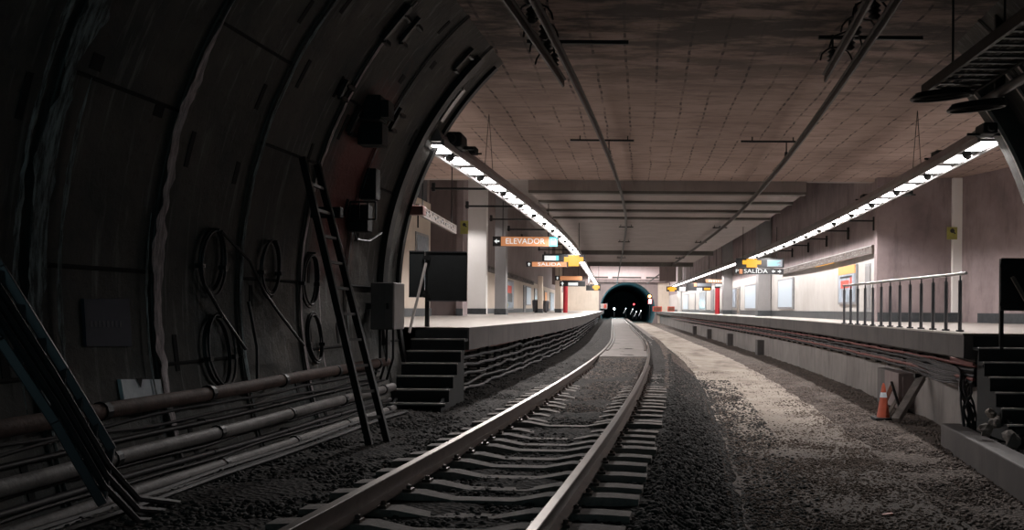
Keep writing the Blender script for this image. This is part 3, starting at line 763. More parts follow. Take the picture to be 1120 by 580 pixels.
# cctv heads and boxes on top of the channels
for (px, py, y, s, lab) in ((497, 155, 14.6, .26, 'large dark camera housing on top of the left light channel beside the tunnel arch'),
                            (517, 165, 15.9, .13, 'small dark box clamped on the left light channel behind the camera housing'),
                            (1079, 142, 12.9, .17, 'dark camera on top of the right light channel nearest the tunnel arch'),
                            (1027, 170, 16.2, .16, 'dark round camera on top of the right light channel, second from the arch'),
                            (992, 210, 20.4, .16, 'dark camera on top of the right light channel in front of the mauve wall'),
                            (946, 216, 23, .15, 'dark camera on top of the right light channel left of the mauve wall'),
                            (915, 241, 28, .16, 'small dark camera on top of the right light channel over the poster')):
    p = P(px, py, y); cxx = TC(y) + (-2.33 if px < 700 else 5.92)
    t = thing('surveillance_camera', lab, 'camera', p)
    mb = MB(); mb.box(p.x - s * .62, p.x + s * .62, p.y - s, p.y + s, p.z - s * .5, p.z + s * .45); mb.build('housing', 'boxdark', t, bevel=s * .18)
    mb = MB(); mb.lathe([(s * .3, -s * 1.25), (s * .36, -s * .98)], p, 12, 'Y'); mb.build('lens_hood', 'boxdark', t, smooth=True)
    mb = MB(); mb.bar((cxx, p.y, 3.95), (p.x, p.y, p.z - s * .4), s * .25); mb.bar(p + Vector((-s * 1.6, 0, -s * .4)), p + Vector((s * 1.2, 0, -s * .4)), s * .2); mb.build('bracket', 'boxdark', t)

# ================================================================== SIGNS
def box_sign(name, label, cat, x0, x1, y, z0, z1, m='signblack', th=.14, rods=True, ztop=None):
    t = thing(name, label, cat, ((x0 + x1) / 2, y, z1))
    mb = MB(); mb.box(x0, x1, y, y + th, z0, z1); mb.build('case', m, t, bevel=.01)
    if rods:
        zt = ztop or (4.8 if y < 69 else 8.2)
        if x0 < TC(y) - 2.9 and x1 < TC(y) - 2.4 or x0 > TC(y) + 5: zt = 8.2
        for x in (x0 + .15 * (x1 - x0), x0 + .85 * (x1 - x0)): MB().cyl((x, y + th / 2, z1 - .01), (x, y + th / 2, zt), .014, 6).build('hanger_rod', 'iron', t)
    return t
def face(t, name, x0, x1, y, z0, z1, m): 
    mb = MB(); mb.box(x0, x1, y - .012, y + .002, z0, z1); return mb.build(name, m, t)
def arrow(t, cx, y, cz, s, d=(-1, 0), m='signwhite', name='arrow'):
    dx, dz = d; px_, pz = -dz, dx
    q = lambda a, b: (cx + dx * a * s + px_ * b * s, y, cz + dz * a * s + pz * b * s)
    pts = [q(1, 0), q(0, .9), q(0, .3), q(-1, .3), q(-1, -.3), q(0, -.3), q(0, -.9)]
    mb = MB(); n = len(pts); mb.add([(a, y - .02, c) for a, b_, c in pts] + [(a, y - .004, c) for a, b_, c in pts], [tuple(range(n)), tuple(range(2 * n - 1, n - 1, -1))] + [(i, (i + 1) % n, n + (i + 1) % n, n + i) for i in range(n)])
    return mb.build(name, m, t)
# ELEVADOR sign, left platform
y = 30.0; a = P(539, 258.5, y); b = P(610, 270, y)
t = box_sign('lift_sign', 'long orange hanging sign reading ELEVADOR with a cyan lift symbol over the left platform', 'sign', a.x, b.x, y, b.z, a.z)
wd = b.x - a.x
op = face(t, 'orange_panel', a.x + .27, b.x - .28, y, b.z + .01, a.z - .01, 'signorange')
sp_ = face(t, 'lift_symbol_panel', b.x - .28, b.x - .01, y, b.z + .01, a.z - .01, 'signcyan')
mb = MB()
cx = b.x - .145; 
for (u0, u1, v0, v1) in ((-.085, -.065, -.1, .1), (.065, .085, -.1, .1), (-.085, .085, .08, .1), (-.04, -.01, -.09, .03), (.012, .042, -.09, .03)): mb.box(cx + u0, cx + u1, y - .02, y - .012, (a.z + b.z) / 2 + v0, (a.z + b.z) / 2 + v1)
sub(sp_, mb.build('lift_symbol', 'signwhite', t))
arrow(t, a.x + .135, y, (a.z + b.z) / 2, .085)
sub(op, text_mesh('lettering', 'ELEVADOR', .26, 'signwhite', ((a.x + .27 + b.x - .28) / 2, y - .02, (a.z + b.z) / 2), t, width=1.28))
# SALIDA sign, left platform, with a screen on top
y = 37.2; a = P(575.5, 286.3, y); b = P(621, 292.3, y)
t = box_sign('exit_sign', 'orange hanging sign reading SALIDA with a black arrow square behind the ELEVADOR sign', 'sign', a.x, b.x, y, b.z, a.z, rods=False)
op = face(t, 'orange_panel', a.x + .24, b.x - .05, y, b.z + .01, a.z - .01, 'signorange')
arrow(t, a.x + .12, y, (a.z + b.z) / 2, .07, (0, 1))
sub(op, text_mesh('lettering', 'SALIDA', .2, 'signwhite', ((a.x + b.x) / 2 + .1, y - .02, (a.z + b.z) / 2), t, width=.95))
def led_display(name, label, px0, px1, py0, py1, y, whitepart=None, screen=None, rods=True):
    a = P(px0, py0, y); b = P(px1, py1, y)
    t = box_sign(name, label, 'display', a.x, b.x, y, b.z, a.z, rods=rods)
    return t, a, b
def led_blob(t, px0, px1, py0, py1, y, m='amber', name='amber_digits'):
    a = P(px0, py0, y); b = P(px1, py1, y); w_ = b.x - a.x; h = a.z - b.z
    mb = MB()
    mb.box(a.x, b.x, y - .02, y, b.z + .36 * h, a.z - .16 * h); mb.box(a.x + .22 * w_, b.x - .22 * w_, y - .022, y, b.z, a.z)
    return mb.build(name, m, t, bevel=.01)
t, a, b = led_display('train_display', 'black display with amber digits and a white screen above the left SALIDA sign', 593, 640, 278.3, 286.2, 37.3)
led_blob(t, 617, 638, 279.3, 291.5, 37.29); c0, c1 = P(595.5, 279.8, 37.3), P(608, 285, 37.3); face(t, 'screen', c0.x, c1.x, 37.3, c1.z, c0.z, 'signwhite')
c0, c1 = P(608, 279.8, 37.3), P(611, 285, 37.3); face(t, 'cyan_strip', c0.x, c1.x, 37.3, c1.z, c0.z, 'signcyan')
# further signs, left
y = 62; a = P(607, 301.8, y); b = P(637, 307, y)
t = box_sign('exit_sign', 'small far orange sign over the left platform in front of the red column', 'sign', a.x, b.x, y, b.z, a.z)
face(t, 'orange_panel', a.x + .35, b.x - .02, y, b.z + .02, a.z - .02, 'signorange'); arrow(t, a.x + .17, y, (a.z + b.z) / 2, .1, (0, 1))
y = 63; a = P(612, 307.5, y); b = P(640, 313.5, y)
t = box_sign('direction_sign', 'black sign with white arrows just below the far orange sign on the left', 'sign', a.x, b.x, y, b.z, a.z)
arrow(t, a.x + .2, y, (a.z + b.z) / 2, .13, (0, 1)); face(t, 'screen', a.x + .6, b.x - .5, y, b.z + .06, a.z - .1, 'signwhite')
t, a, b = led_display('train_display', 'farthest amber display at the end of the left light row', 641, 657, 311, 318, 84); led_blob(t, 648, 656, 312, 317.5, 83.99)
# right display with SALIDA
y = 38.5; a = P(805, 282.5, y); b = P(857.5, 293, y)
t = box_sign('train_display', 'large black display with amber digits and a grey screen above the right SALIDA sign', 'display', a.x, b.x, y, b.z, a.z, ztop=4.80)
led_blob(t, 812, 832.5, 283.3, 292.8, y - .005); c0, c1 = P(839, 284.2, y), P(855.5, 292, y); scr = face(t, 'screen', c0.x, c1.x, y, c1.z, c0.z, 'screen')
mb = MB()
for q in range(5): mb.box(c0.x + .04, c1.x - .08 * (q % 3 + 1), y - .02, y - .013, c0.z - .045 * (q + 1) - .012, c0.z - .045 * (q + 1))
sub(scr, mb.build('screen_text', 'signcyan', t))
a = P(803.5, 293.5, y); b = P(857, 300.3, y)
t = box_sign('exit_sign', 'black sign reading SALIDA with two arrows under the right amber display', 'sign', a.x, b.x, y, b.z, a.z - .01, rods=False)
face(t, 'orange_panel', a.x + .2, a.x + .33, y, b.z + .01, a.z - .03, 'signorange')
text_mesh('lettering', 'SALIDA', .235, 'signwhite', (P(826.5, 297.2, y).x, y - .02, (a.z + b.z) / 2), t, width=1.0)
text_mesh('platform_mark', 'P', .2, 'signwhite', (a.x + .10, y - .02, (a.z + b.z) / 2), t, width=.12)
arrow(t, P(846, 297, y).x, y, (a.z + b.z) / 2, .075, (-1, 0)); arrow(t, P(852.5, 297, y).x, y, (a.z + b.z) / 2, .075, (1, 0))
# far signs, right
y = 62; a = P(771, 305.3, y); b = P(802, 310, y)
t = box_sign('exit_sign', 'far orange sign hanging over the right platform in front of the grey square column', 'sign', a.x, b.x, y, b.z, a.z)
face(t, 'orange_panel', a.x + .05, b.x - .4, y, b.z + .03, a.z - .03, 'signorange'); arrow(t, b.x - .2, y, (a.z + b.z) / 2, .1, (1, 0))
for q in range(7): MB().box(a.x + .25 + q * .16, a.x + .34 + q * .16, y - .02, y - .012, b.z + .08, a.z - .08).build('letter', 'signwhite', t)
y = 63; a = P(782, 310.5, y); b = P(791, 314, y); t = box_sign('direction_sign', 'small white lit sign above the red column on the right platform', 'sign', a.x, b.x, y, b.z, a.z); face(t, 'screen', a.x + .03, b.x - .03, y, b.z + .03, a.z - .03, 'signwhite')
t, a, b = led_display('train_display', 'far amber display with a white-blue screen near the end of the right light row', 729, 752, 313.5, 319, 84)
led_blob(t, 730, 740, 313.8, 319, 83.99); c0, c1 = P(743, 314.3, 84), P(749.5, 318.5, 84); face(t, 'screen', c0.x, c1.x, 84, c1.z, c0.z, 'signwhite')
y = 74; t = box_sign('direction_sign', 'far dark sign with white and amber fields beyond the red column, right side', 'sign', P(751, 309, y).x, P(779, 318, y).x, y, P(751, 318, y).z, P(751, 309.5, y).z)
c0, c1 = P(762, 315, y), P(768, 318, y); face(t, 'white_field', c0.x, c1.x, y, c1.z, c0.z, 'signwhite'); c0, c1 = P(770, 315, y), P(777, 317.4, y); face(t, 'amber_field', c0.x, c1.x, y, c1.z, c0.z, 'amber')
c0, c1 = P(759, 309.5, y), P(762, 313.5, y); face(t, 'orange_field', c0.x, c1.x, y, c1.z, c0.z, 'signorange'); c0, c1 = P(762.5, 310, y), P(779, 313.5, y); face(t, 'pale_field', c0.x, c1.x, y, c1.z, c0.z, 'screen')

# station name bands -------------------------------------------------
def name_band(name, label, a, b, h, th, marks, seed, mbase='brownwall'):
    a = Vector(a); b = Vector(b); t = thing(name, label, 'sign', (a + b) / 2)
    mb = MB(); mb.bar(a, b, th, h); mb.build('board', 'bandbrown', t)
    if a.x < -3 and a.y < 20:
        for q_ in (.12, .88): pp_ = a.lerp(b, q_); MB().cyl(pp_ + Vector((0, 0, h / 2 - .01)), (pp_.x, pp_.y, CEIL), .012, 6).build('hanger_rod', 'iron', t)
    d = (b - a).normalized(); n = Vector((-d.y, d.x, 0)) * (1 if a.x > 0 else -1)
    r = random.Random(seed); mb = MB(); L = (b - a).length; s = .35
    while s < L - .4:
        for q in range(2):
            z0 = -h * .3 + q * h * .3; l = r.uniform(.1, .26)
            p = a + d * (s + r.uniform(0, .1)) + n * (th / 2 + .006) + Vector((0, 0, z0 + r.uniform(0, h * .1)))
            if r.random() < .5: mb.bar(p, p + d * l, .01, h * .10)
            else: mb.bar(p, p + Vector((0, 0, h * .28)), .01, h * .10)
        s += .3
    mb.build('lettering', 'pipe' if a.x > 0 else 'cablegrey', t)
    mb = MB(); mb.bar(a + n * (th / 2 + .004) + Vector((0, 0, h / 2 - .02)), b + n * (th / 2 + .004) + Vector((0, 0, h / 2 - .02)), .012, .03); mb.build('trim_rail', 'alu' if a.x > 0 else 'bandbrown', t)
    return t
name_band('station_name_band', 'brown hanging band with worn pale lettering over the near left platform', P(456, 228.5, 17.6), P(498, 251.5, 21.8), .20, .06, 0, 3)
name_band('station_name_band', 'brown name band along the wall above the posters on the right platform', (TC(26.5) + RW - .12, 26.5, 3.08), (TC(43) + RW - .12, 43, 3.08), .26, .10, 0, 4)
t = thing('amber_reflection', 'thin glowing strip painted as an amber reflection on the right name band', 'display', (TC(33) + RW - .2, 33, 3.0))  # glowing strip stands in for an amber reflection on the band
mb = MB(); mb.bar((TC(31.7) + RW - .2, 31.7, 3.0), (TC(34.8) + RW - .2, 34.8, 3.0), .04, .13); mb.build('strip', 'amber', t)
name_band('station_name_band', 'dark name band along the far left wall with a bright reflected lamp', (TC(46) + LW + .14, 46, 3.35), (TC(75) + LW + .14, 75, 3.35), .3, .12, 0, 5)

# yellow plates ------------------------------------------------------
def plate(px0, px1, py0, py1, y, lab):
    a, b = P(px0, py0, y), P(px1, py1, y); t = thing('warning_plate', lab, 'sign', ((a.x + b.x) / 2, y, b.z))
    mb = MB(); mb.box(a.x, b.x, y, y + .03, b.z, a.z); mb.build('plate', 'yellow', t)
    c = ((a.x + b.x) / 2, y - .008, a.z - (a.z - b.z) * .3); w_ = (b.x - a.x)
    mb = MB(); mb.lathe([(w_ * .22, -.006), (w_ * .22, .008)], c, 14, 'Y'); mb.bar((c[0], y - .008, c[2]), (c[0] + w_ * .3, y - .008, c[2] - w_ * .3), .01, w_ * .12); mb.build('symbol', 'signblack', t)
    return t
plate(503.5, 512, 241.5, 256, 34.87, 'yellow warning plate with a black symbol on the narrow post left of the white wall')
plate(1036, 1047, 248.5, 262, 25.90, 'yellow warning plate with a black symbol on the pale pillar at the right')

# ================================================================== COLUMNS AND PLATFORM FURNITURE
def column(name, label, x0, x1, y0, y1, z1, m, skirt=True):
    t = thing(name, label, 'column', ((x0 + x1) / 2, (y0 + y1) / 2, PLAT))
    mb = MB(); mb.box(x0, x1, y0, y1, PLAT, z1); mb.build('shaft', m, t, bevel=.02)
    if skirt: mb = MB(); mb.box(x0 - .02, x1 + .02, y0 - .02, y1 + .02, PLAT, PLAT + .28); mb.build('plinth', 'skirt', t)
    return t
def px2(px, y): return (px - CX) / F * y
column('pillar', 'pale square pillar at the right end of the railing with a yellow plate', px2(1040.5, 26), px2(1053, 26), 25.93, 26.3, CEIL - .01, 'litwhite')
column('column', 'grey column left of the ELEVADOR sign on the left platform', px2(541, 42), px2(553, 42), 42, 42.6, 8.2, 'greycol')
column('column', 'grey and white column carrying a map case on the right platform, left of the blue panel', px2(829, 46), px2(843, 46), 46, 47, 8.2, 'greycol')
column('column', 'tall dark grey square column beside the red column on the right platform', px2(791, 61), px2(802, 61), 61, 62, 8.2, 'greycol')
column('column', 'beige column left of the red column on the left platform', px2(607, 66), px2(613.5, 66), 66, 66.7, 8.2, 'beige')
column('column', 'slim beige pilaster between the white door and the mirror panel on the far left wall', px2(588, 60), px2(593, 60), 60, 60.5, 3.4, 'beige')
t = thing('round_column', 'pale round column near the far end of the right platform', 'column', (px2(743.5, 100), 100, PLAT))
mb = MB(); mb.cyl((px2(743.5, 100), 100, PLAT), (px2(743.5, 100), 100, 8.2), .27, 20); mb.build('shaft', 'white', t, smooth=True)
def totem(px, y, w_, z1, lab):
    t = thing('red_column', lab, 'column', (px2(px, y), y, PLAT)); x = px2(px, y)
    mb = MB(); mb.cyl((x, y, PLAT), (x, y, z1), w_, 20); mb.build('shaft', 'red', t, smooth=True)
    mb = MB(); mb.lathe([(w_ * 1.15, 0), (w_ * 1.15, .08)], (x, y, z1), 20); mb.build('cap', 'boxdark', t)
totem(618.4, 64.5, .165, 2.95, 'shiny red round column on the left platform')
totem(784.6, 62, .165, 2.75, 'shiny red round column on the right platform beside the grey square column')
def wall_panel(name, label, cat, side, y0, y1, z0, z1, m, frame='postergrey', extra=None, proud=.06):
    off = (RW if side > 0 else LW); s = -side
    xa, xb = TC(y0) + off + s * .005, TC(y1) + off + s * .005
    t = thing(name, label, cat, ((xa + xb) / 2, (y0 + y1) / 2, z0))
    mb = MB(); mb.hexa([(xa, y0, z0), (xb, y1, z0), (xb + s * proud, y1, z0), (xa + s * proud, y0, z0), (xa, y0, z1), (xb, y1, z1), (xb + s * proud, y1, z1), (xa + s * proud, y0, z1)]); mb.build('frame', frame, t)
    e = .08; pr = proud + .01
    def lay(nm, u0, u1, v0, v1, m_, pr_=pr):
        ya, yb = y0 + (y1 - y0) * u0, y0 + (y1 - y0) * u1; za, zb = z0 + (z1 - z0) * v0, z0 + (z1 - z0) * v1
        x0_, x1_ = TC(y0) + off + (xb - xa) * u0 + s * .01, TC(y0) + off + (xb - xa) * u1 + s * .01
        mb = MB(); mb.hexa([(x0_, ya, za), (x1_, yb, za), (x1_ + s * pr_, yb, za), (x0_ + s * pr_, ya, za), (x0_, ya, zb), (x1_, yb, zb), (x1_ + s * pr_, yb, zb), (x0_ + s * pr_, ya, zb)])
        return mb.build(nm, m_, t)
    pn = lay('panel', .06, .94, .06, .94, m)
    if extra: extra(lambda *a_, **k_: sub(pn, lay(*a_, **k_)))
    return t
def ex_ad(lay):
    lay('orange_header', .05, .95, .78, .99, 'orangepaper', .08); lay('red_print', .35, .8, .42, .62, 'redpaper', .078); lay('red_print', .2, .3, .40, .70, 'redpaper', .078); lay('caption', .2, .85, .68, .73, 'signblack', .078)
wall_panel('poster_case', 'grey poster case with orange header and red print behind the railing', 'poster', 1, 28.9, 31.6, 1.50, 2.78, 'posterblue', extra=ex_ad)
wall_panel('wall_niche', 'narrow tall grey recess panel beside the mauve wall corner', 'panel', 1, 27.25, 27.9, PLAT + .3, 2.72, 'greycol', proud=.02)
wall_panel('poster_case', 'pale blue lit map case on the right wall beside the grey and white column', 'poster', 1, 40.2, 44.0, 1.35, 2.75, 'postlit')
wall_panel('poster_case', 'blue poster case on the right wall beyond the grey and white column', 'poster', 1, 50.5, 55, 1.3, 2.75, 'postlit')
wall_panel('door', 'brown narrow door on the right wall near the grey square column', 'door', 1, 57.3, 58.6, PLAT, 2.75, 'wood', proud=.03)
wall_panel('poster_case', 'pale framed board on the right wall between the brown door and the lit blue poster', 'poster', 1, 59, 60.5, 1.4, 2.7, 'posterblue')
for i, (y0, y1, m_, lab) in enumerate(((66, 70, 'white', 'white panel on the right wall just beyond the red column'), (72, 74, 'greycol', 'grey slim panel on the far right wall'), (78, 84, 'glassdoor', 'blue-grey glazed doors on the far right wall'), (88, 94, 'white', 'white panel on the far right wall behind the round column'), (96, 103, 'postlit', 'bright blue poster near the end of the right wall'))):
    wall_panel('wall_panel', lab, 'panel', 1, y0, y1, 1.2, 2.9, m_)
def ex_fig(lay):
    lay('print', .2, .7, .55, .8, 'redpaper', .078); lay('print', .3, .8, .25, .55, 'signblack', .078); lay('print', .05, .3, .08, .2, 'yellow', .078)
wall_panel('poster_case', 'poster with dark and red print on the left wall right of the grey column', 'poster', -1, 56, 61, 1.2, 3.1, 'posterblue', extra=ex_fig)
for i, (y0, y1, z0, m_, lab) in enumerate(((45.2, 46.2, PLAT, 'beige', 'narrow beige panel on the left wall beside the white wall'), (68, 69.6, PLAT, 'greycol', 'dark door post on the far left wall'), (70, 74, 1.5, 'postlit', 'white lit panel on the far left wall'), (77.5, 80, 1.2, 'glassdoor', 'grey mirror panel on the far left wall'), (81, 86, PLAT, 'postlit', 'bright glazed doors on the far left wall'), (89, 92, PLAT, 'orangepaper', 'tan poster on the far left wall left of the beige column'), (97, 103, PLAT, 'posterblue', 'blue-grey doors on the far left wall beyond the red column'), (108, 118, 1.2, 'white', 'pale panel near the end of the left wall'))):
    wall_panel('wall_panel', lab, 'panel', -1, y0, y1, z0, 3.0, m_)
mb = MB(); a = P(462, 252, 31.5); t = thing('wall_window', 'small grey-blue window in the beige wall beside the tunnel arch', 'window', (-7.7, 32.4, 2.5))
mb.box(-7.72, -7.68, 31.3, 33.2, 1.9, 3.9); mb.build('frame', 'postergrey', t)
mb = MB(); mb.box(-7.69, -7.66, 31.45, 33.05, 2.0, 3.8); mb.build('pane', 'glassdoor', t)
# platform bench-like low units at the far left
for (px, y, lab) in ((586, 60.5, 'grey litter bin by the left wall under the white lit panel'), (597, 66, 'dark litter bin beside the mirror panel on the left platform')):
    x = px2(px, y); t = thing('litter_bin', lab, 'bin', (x, y, PLAT))
    mb = MB(); mb.lathe([(.2, .08), (.24, .6), (.25, .8), (.21, .86)], (x, y, PLAT), 14); mb.build('body', 'postdark', t, smooth=True)
    mb = MB(); mb.cyl((x, y, PLAT), (x, y, PLAT + .1), .1, 10); mb.build('foot', 'postdark', t)
# end-of-platform board
y = 105; x = px2(660.5, y); t = thing('stop_board', 'small white and red board at the far end of the left platform', 'sign', (x, y, PLAT))
mb = MB(); mb.box(x - .38, x + .38, y, y + .05, PLAT + .3, PLAT + .9); mb.build('board', 'white', t)
mb = MB(); mb.box(x - .02, x + .30, y - .02, y, PLAT + .38, PLAT + .82); mb.build('red_field', 'redpaper', t)
mb = MB(); mb.box(x - .03, x + .03, y + .0, y + .05, PLAT, PLAT + .35); mb.build('post', 'postdark', t)
for (px, w_, lab) in ((719, .6, 'low red cabinet at the far end of the right platform, left one'), (734, .45, 'low red cabinet at the far end of the right platform beside the round column')):
    y = 118; x = px2(px, y); t = thing('equipment_cabinet', lab, 'cabinet', (x, y, PLAT))
    mb = MB(); mb.box(x - w_, x + w_, y, y + .6, PLAT, PLAT + .65); mb.build('body', 'redpaper', t, bevel=.02)
    mb = MB(); mb.box(x - w_ * .8, x + w_ * .8, y - .03, y, PLAT + .1, PLAT + .55); mb.build('door', 'rust', t)

# ================================================================== RAILING ON THE RIGHT
t = thing('platform_railing', 'metal railing with thirteen posts along the near edge of the right platform', 'railing', (4.9, 17.5, PLAT))
A, B = Vector((4.97, 14.2, PLAT)), Vector((4.80, 21.5, PLAT))
mb = MB(); mb.tube([A + Vector((0, -.25, .90)), A + Vector((0, .6, .90)), B + Vector((0, .1, .90))], .026, 10); mb.build('handrail', 'alu', t, smooth=True)
for i in range(13):
    p = A.lerp(B, i / 12); mb = MB(); mb.tube([p, p + Vector((0, 0, .03))], .06, 10); mb.tube([p, p + Vector((0, 0, .80))], .029, 10); mb.tube([p + Vector((0, 0, .80)), p + Vector((0, 0, .89))], .013, 8); mb.build('post', 'postdark', t, smooth=True)

# ================================================================== STAIRS
def stairs(label, x0, x1, y0, z0, run, rise, n, dark='boxdark', zb=-.4):
    t = thing('steel_stairs', label, 'stairs', ((x0 + x1) / 2, y0 - n * run, zb))
    for i in range(n):
        z = z0 - rise * (i + 1); ya = y0 - run * i
        mb = MB(); mb.box(x0, x1, ya - run, ya + .02, z - .04, z); mb.box(x0, x1, ya - .012, ya + .008, z, z + rise - .03); mb.build('step', dark, t)
        mb = MB(); mb.box(x0, x1, ya - run - .008, ya - run + .035, z - .016, z + .006); mb.build('nosing', 'tin', t)
    for x in (x0 + .08, x1 - .08):
        MB().hexa([(x - .02, y0 - n * run + .02, zb), (x + .02, y0 - n * run + .02, zb), (x + .02, y0, zb), (x - .02, y0, zb), (x - .02, y0 - n * run + .02, z0 - n * rise - .05), (x + .02, y0 - n * run + .02, z0 - n * rise - .05), (x + .02, y0, z0 - .3), (x - .02, y0, z0 - .3)]).build('stringer', dark, t)
    return t
stairs('black steel stairs from the left platform end down to the track beside the arch', -3.55, -2.72, 14.48, PLAT, .28, .172, 6)
stairs('black steel stairs from the right platform end down towards the kerb', 4.74, 6.6, 13.0, PLAT, .21, .19, 6)
# dark under-stair frame on the right
# boards at the stair heads
def board(x0, x1, y, z0, z1, lab, post_x, zb, extra=None):
    t = thing('barrier_board', lab, 'board', (post_x, y, zb))
    mb = MB(); mb.box(x0, x1, y, y + .03, z0, z1); mb.build('panel', 'boxdark', t, bevel=.006)
    for z in (z0, z1): MB().box(x0, x1, y - .012, y, z - .008, z + .008).build('edge_strip', 'postdark', t)
    mb = MB(); mb.box(post_x - .025, post_x + .025, y + .03, y + .08, zb, z1); mb.build('post', 'iron', t)
    for z in (z0 + .08, z1 - .1): MB().box(post_x - .05, post_x + .05, y - .03, y, z - .03, z + .03).build('hinge', 'iron', t)
    if extra: extra(t)
    return t
y = 14.65; a, b = P(467.5, 275.5, y), P(510.5, 329.5, y)
board(a.x, b.x, y, b.z, a.z, 'dark board on a post at the left stair head, right of two', a.x, PLAT)
y = 14.75; a, b = P(447.5, 275, y), P(464, 325, y)
def brace(t):
    p, q = P(466, 288, 14.6), P(447.5, 364, 14.2); mb = MB(); mb.bar(p, q, .03); mb.build('brace', 'tin', t)
board(a.x, b.x, y, b.z, a.z, 'narrow dark board on a braced post beside the arch, left of two', b.x + .03, PLAT, brace)
y = 12.75; a, b = P(1095, 283, y), P(1165, 340, y)
def bars(t):
    p, q = P(1107, 303, 12.6), P(1146, 372, 12.6); mb = MB(); mb.bar(p, q, .04); mb.bar(p + Vector((.04, .05, 0)), q + Vector((.04, .05, 0)), .03); mb.build('diagonal_bar', 'wood', t)
board(a.x, b.x, y, b.z, a.z, 'black board on a post at the head of the right stairs', a.x + .03, PLAT - .3, bars)

# ================================================================== CABLES
def run(name, label, cat, ys, off, z, r, m, sag=0.0, period=2.2, group=None, jitter=0, seed=0):
    mb = MB(); pts = []
    for y in ys:
        s = -sag * abs(math.sin(PI * y / period)) + jitter * noise.noise(Vector((y * .8, seed, 0)))
        pts.append((TC(y) + off + jitter * noise.noise(Vector((y * .6, seed, 5))), y, z + s))
    mb.tube(pts, r, 6); return tag(mb.build(name, m, smooth=True), label, cat, group)
yy = frange(13.4, 100, .75)
heights = ['top', 'second', 'third', 'fourth', 'fifth', 'lowest']
for i, (z, r, m_) in enumerate(((.585, .028, 'cable'), (.50, .024, 'cablered'), (.43, .030, 'cable'), (.36, .022, 'cablegrey'), (.305, .026, 'cablered'), (.25, .026, 'cable'))):
    run('trough_cable', '%s cable of the rack under the right platform edge' % heights[i], 'cable', yy, 5.80 - .01 * i, z, r, m_, .012, 2.2, 'cables under the right platform', .03, i)
yy = frange(14.9, 95, .75)
for i, (z, r, m_) in enumerate(((.60, .022, 'cablered'), (.46, .03, 'cable'), (.31, .028, 'cablegrey'), (.17, .03, 'cable'), (.03, .028, 'cable'), (-.08, .03, 'cablegrey'))):
    run('trough_cable', '%s cable of the rack under the left platform edge' % heights[i], 'cable', yy, -2.12 - (.03 if i == 0 else .10) , z, r, m_, .02, 1.6, 'cables under the left platform', .07, 10 + i)
def bracket_row(offw, offc, zs, y0, y1, step, lab, grp, box=False):
    y = y0; first = None
    while y < y1:
        if first is None:
            t = thing('cable_bracket', lab, 'bracket', (TC(y), y, 0), grp); mb = MB()
            mb.box(offw - .03, offw + .03, -.03, .03, min(zs) - .12, max(zs) + .1)
            if box: mb.box(offw - .09, offw + .06, -.06, .06, min(zs) - .15, min(zs) - .0)
            a = mb.build('upright', 'iron'); a.parent = t
            for z in zs:
                mb = MB(); mb.box(min(offw, offc), max(offw, offc), -.02, .02, z - .05, z - .03); a = mb.build('arm', 'iron'); a.parent = t
            first = t
        else: dup(first, (TC(y), y, 0))
        y += step
bracket_row(6.03, 5.72, (.58, .42, .28), 14.2, 80, 1.1, 'small black cable bracket on the right trough wall', 'brackets on the right trough wall', True)
bracket_row(-2.72, -2.1, (.46, .31, .17, .03, -.08), 15.4, 75, .9, 'black cable bracket under the left platform edge', 'brackets on the left trough wall')
# bundle that drops from the rack to the kerb
for i in range(11):
    r = random.Random(40 + i); q = [Vector((4.98 + r.uniform(-.05, .03), 16.8 + r.uniform(-1, .5), .50 - .03 * i)), Vector((4.9, 14.9, .46 - .03 * i)), Vector((4.86 + .02 * i, 13.9, .40 - .02 * i)), Vector((4.80 + r.uniform(-.09, .1), 13.45 + r.uniform(-.05, .08), .12)), Vector((4.78 + r.uniform(-.1, .12), 13.32, -.15)), Vector((4.84 + r.uniform(-.1, .14), 13.30, -.52))]
    pts = []
    for a in range(len(q) - 1):
        for s in range(6):
            u = s / 6; p0, p1, p2, p3 = q[max(a - 1, 0)], q[a], q[a + 1], q[min(a + 2, len(q) - 1)]
            pts.append(.5 * ((2 * p1) + (p2 - p0) * u + (2 * p0 - 5 * p1 + 4 * p2 - p3) * u * u + (3 * p1 - p0 - 3 * p2 + p3) * u ** 3))
    pts.append(q[-1]); mb = MB(); mb.tube(pts, .017, 6)
    tag(mb.build('hanging_cable', 'cablegrey' if i % 3 else 'cable', smooth=True), 'grey cable of the bundle that drops beside the right stairs behind the kerb', 'cable', 'cable bundle by the right stairs')
mb = MB(); a = P(1040, 392, 13.3); b = P(1065, 399, 12.9); mb.bar(a, b, .04); tag(mb.build('steel_angle', 'cablered'), 'short rusty steel angle sticking out beside the right stairs', 'steel angle')

# ================================================================== TRAFFIC CONE, PLANKS
c = P(966, 458, 16.9); c.z = -.70
t = thing('traffic_cone', 'orange traffic cone with a pale band standing on the gravel by the right wall', 'cone', c)
mb = MB(); mb.lathe([(.125, .03), (.115, .06), (.03, .62), (.012, .66)], (c.x, c.y, c.z + .0), 18); mb.build('body', 'cone', t, smooth=True)
mb = MB(); mb.box(c.x - .19, c.x + .19, c.y - .19, c.y + .19, c.z - .02, c.z + .035); mb.build('base', 'boxdark', t, bevel=.01)
mb = MB(); mb.lathe([(.068, .40), (.051, .49)], (c.x, c.y, c.z), 18); mb.build('band', 'paper', t, smooth=True)
t = thing('concrete_post', 'grey concrete post leaning on the right trough wall right of the traffic cone', 'post', P(982, 462, 16.4))
mb = MB(); mb.bar(P(980, 460, 16.2), P(1008, 413, 16.9), .15, .10); mb.build('shaft', 'sleeper', t, bevel=.01)
mb = MB(); mb.bar(P(1000, 411, 16.9), P(1014, 411, 16.9), .1, .07); mb.build('end_block', 'iron', t)
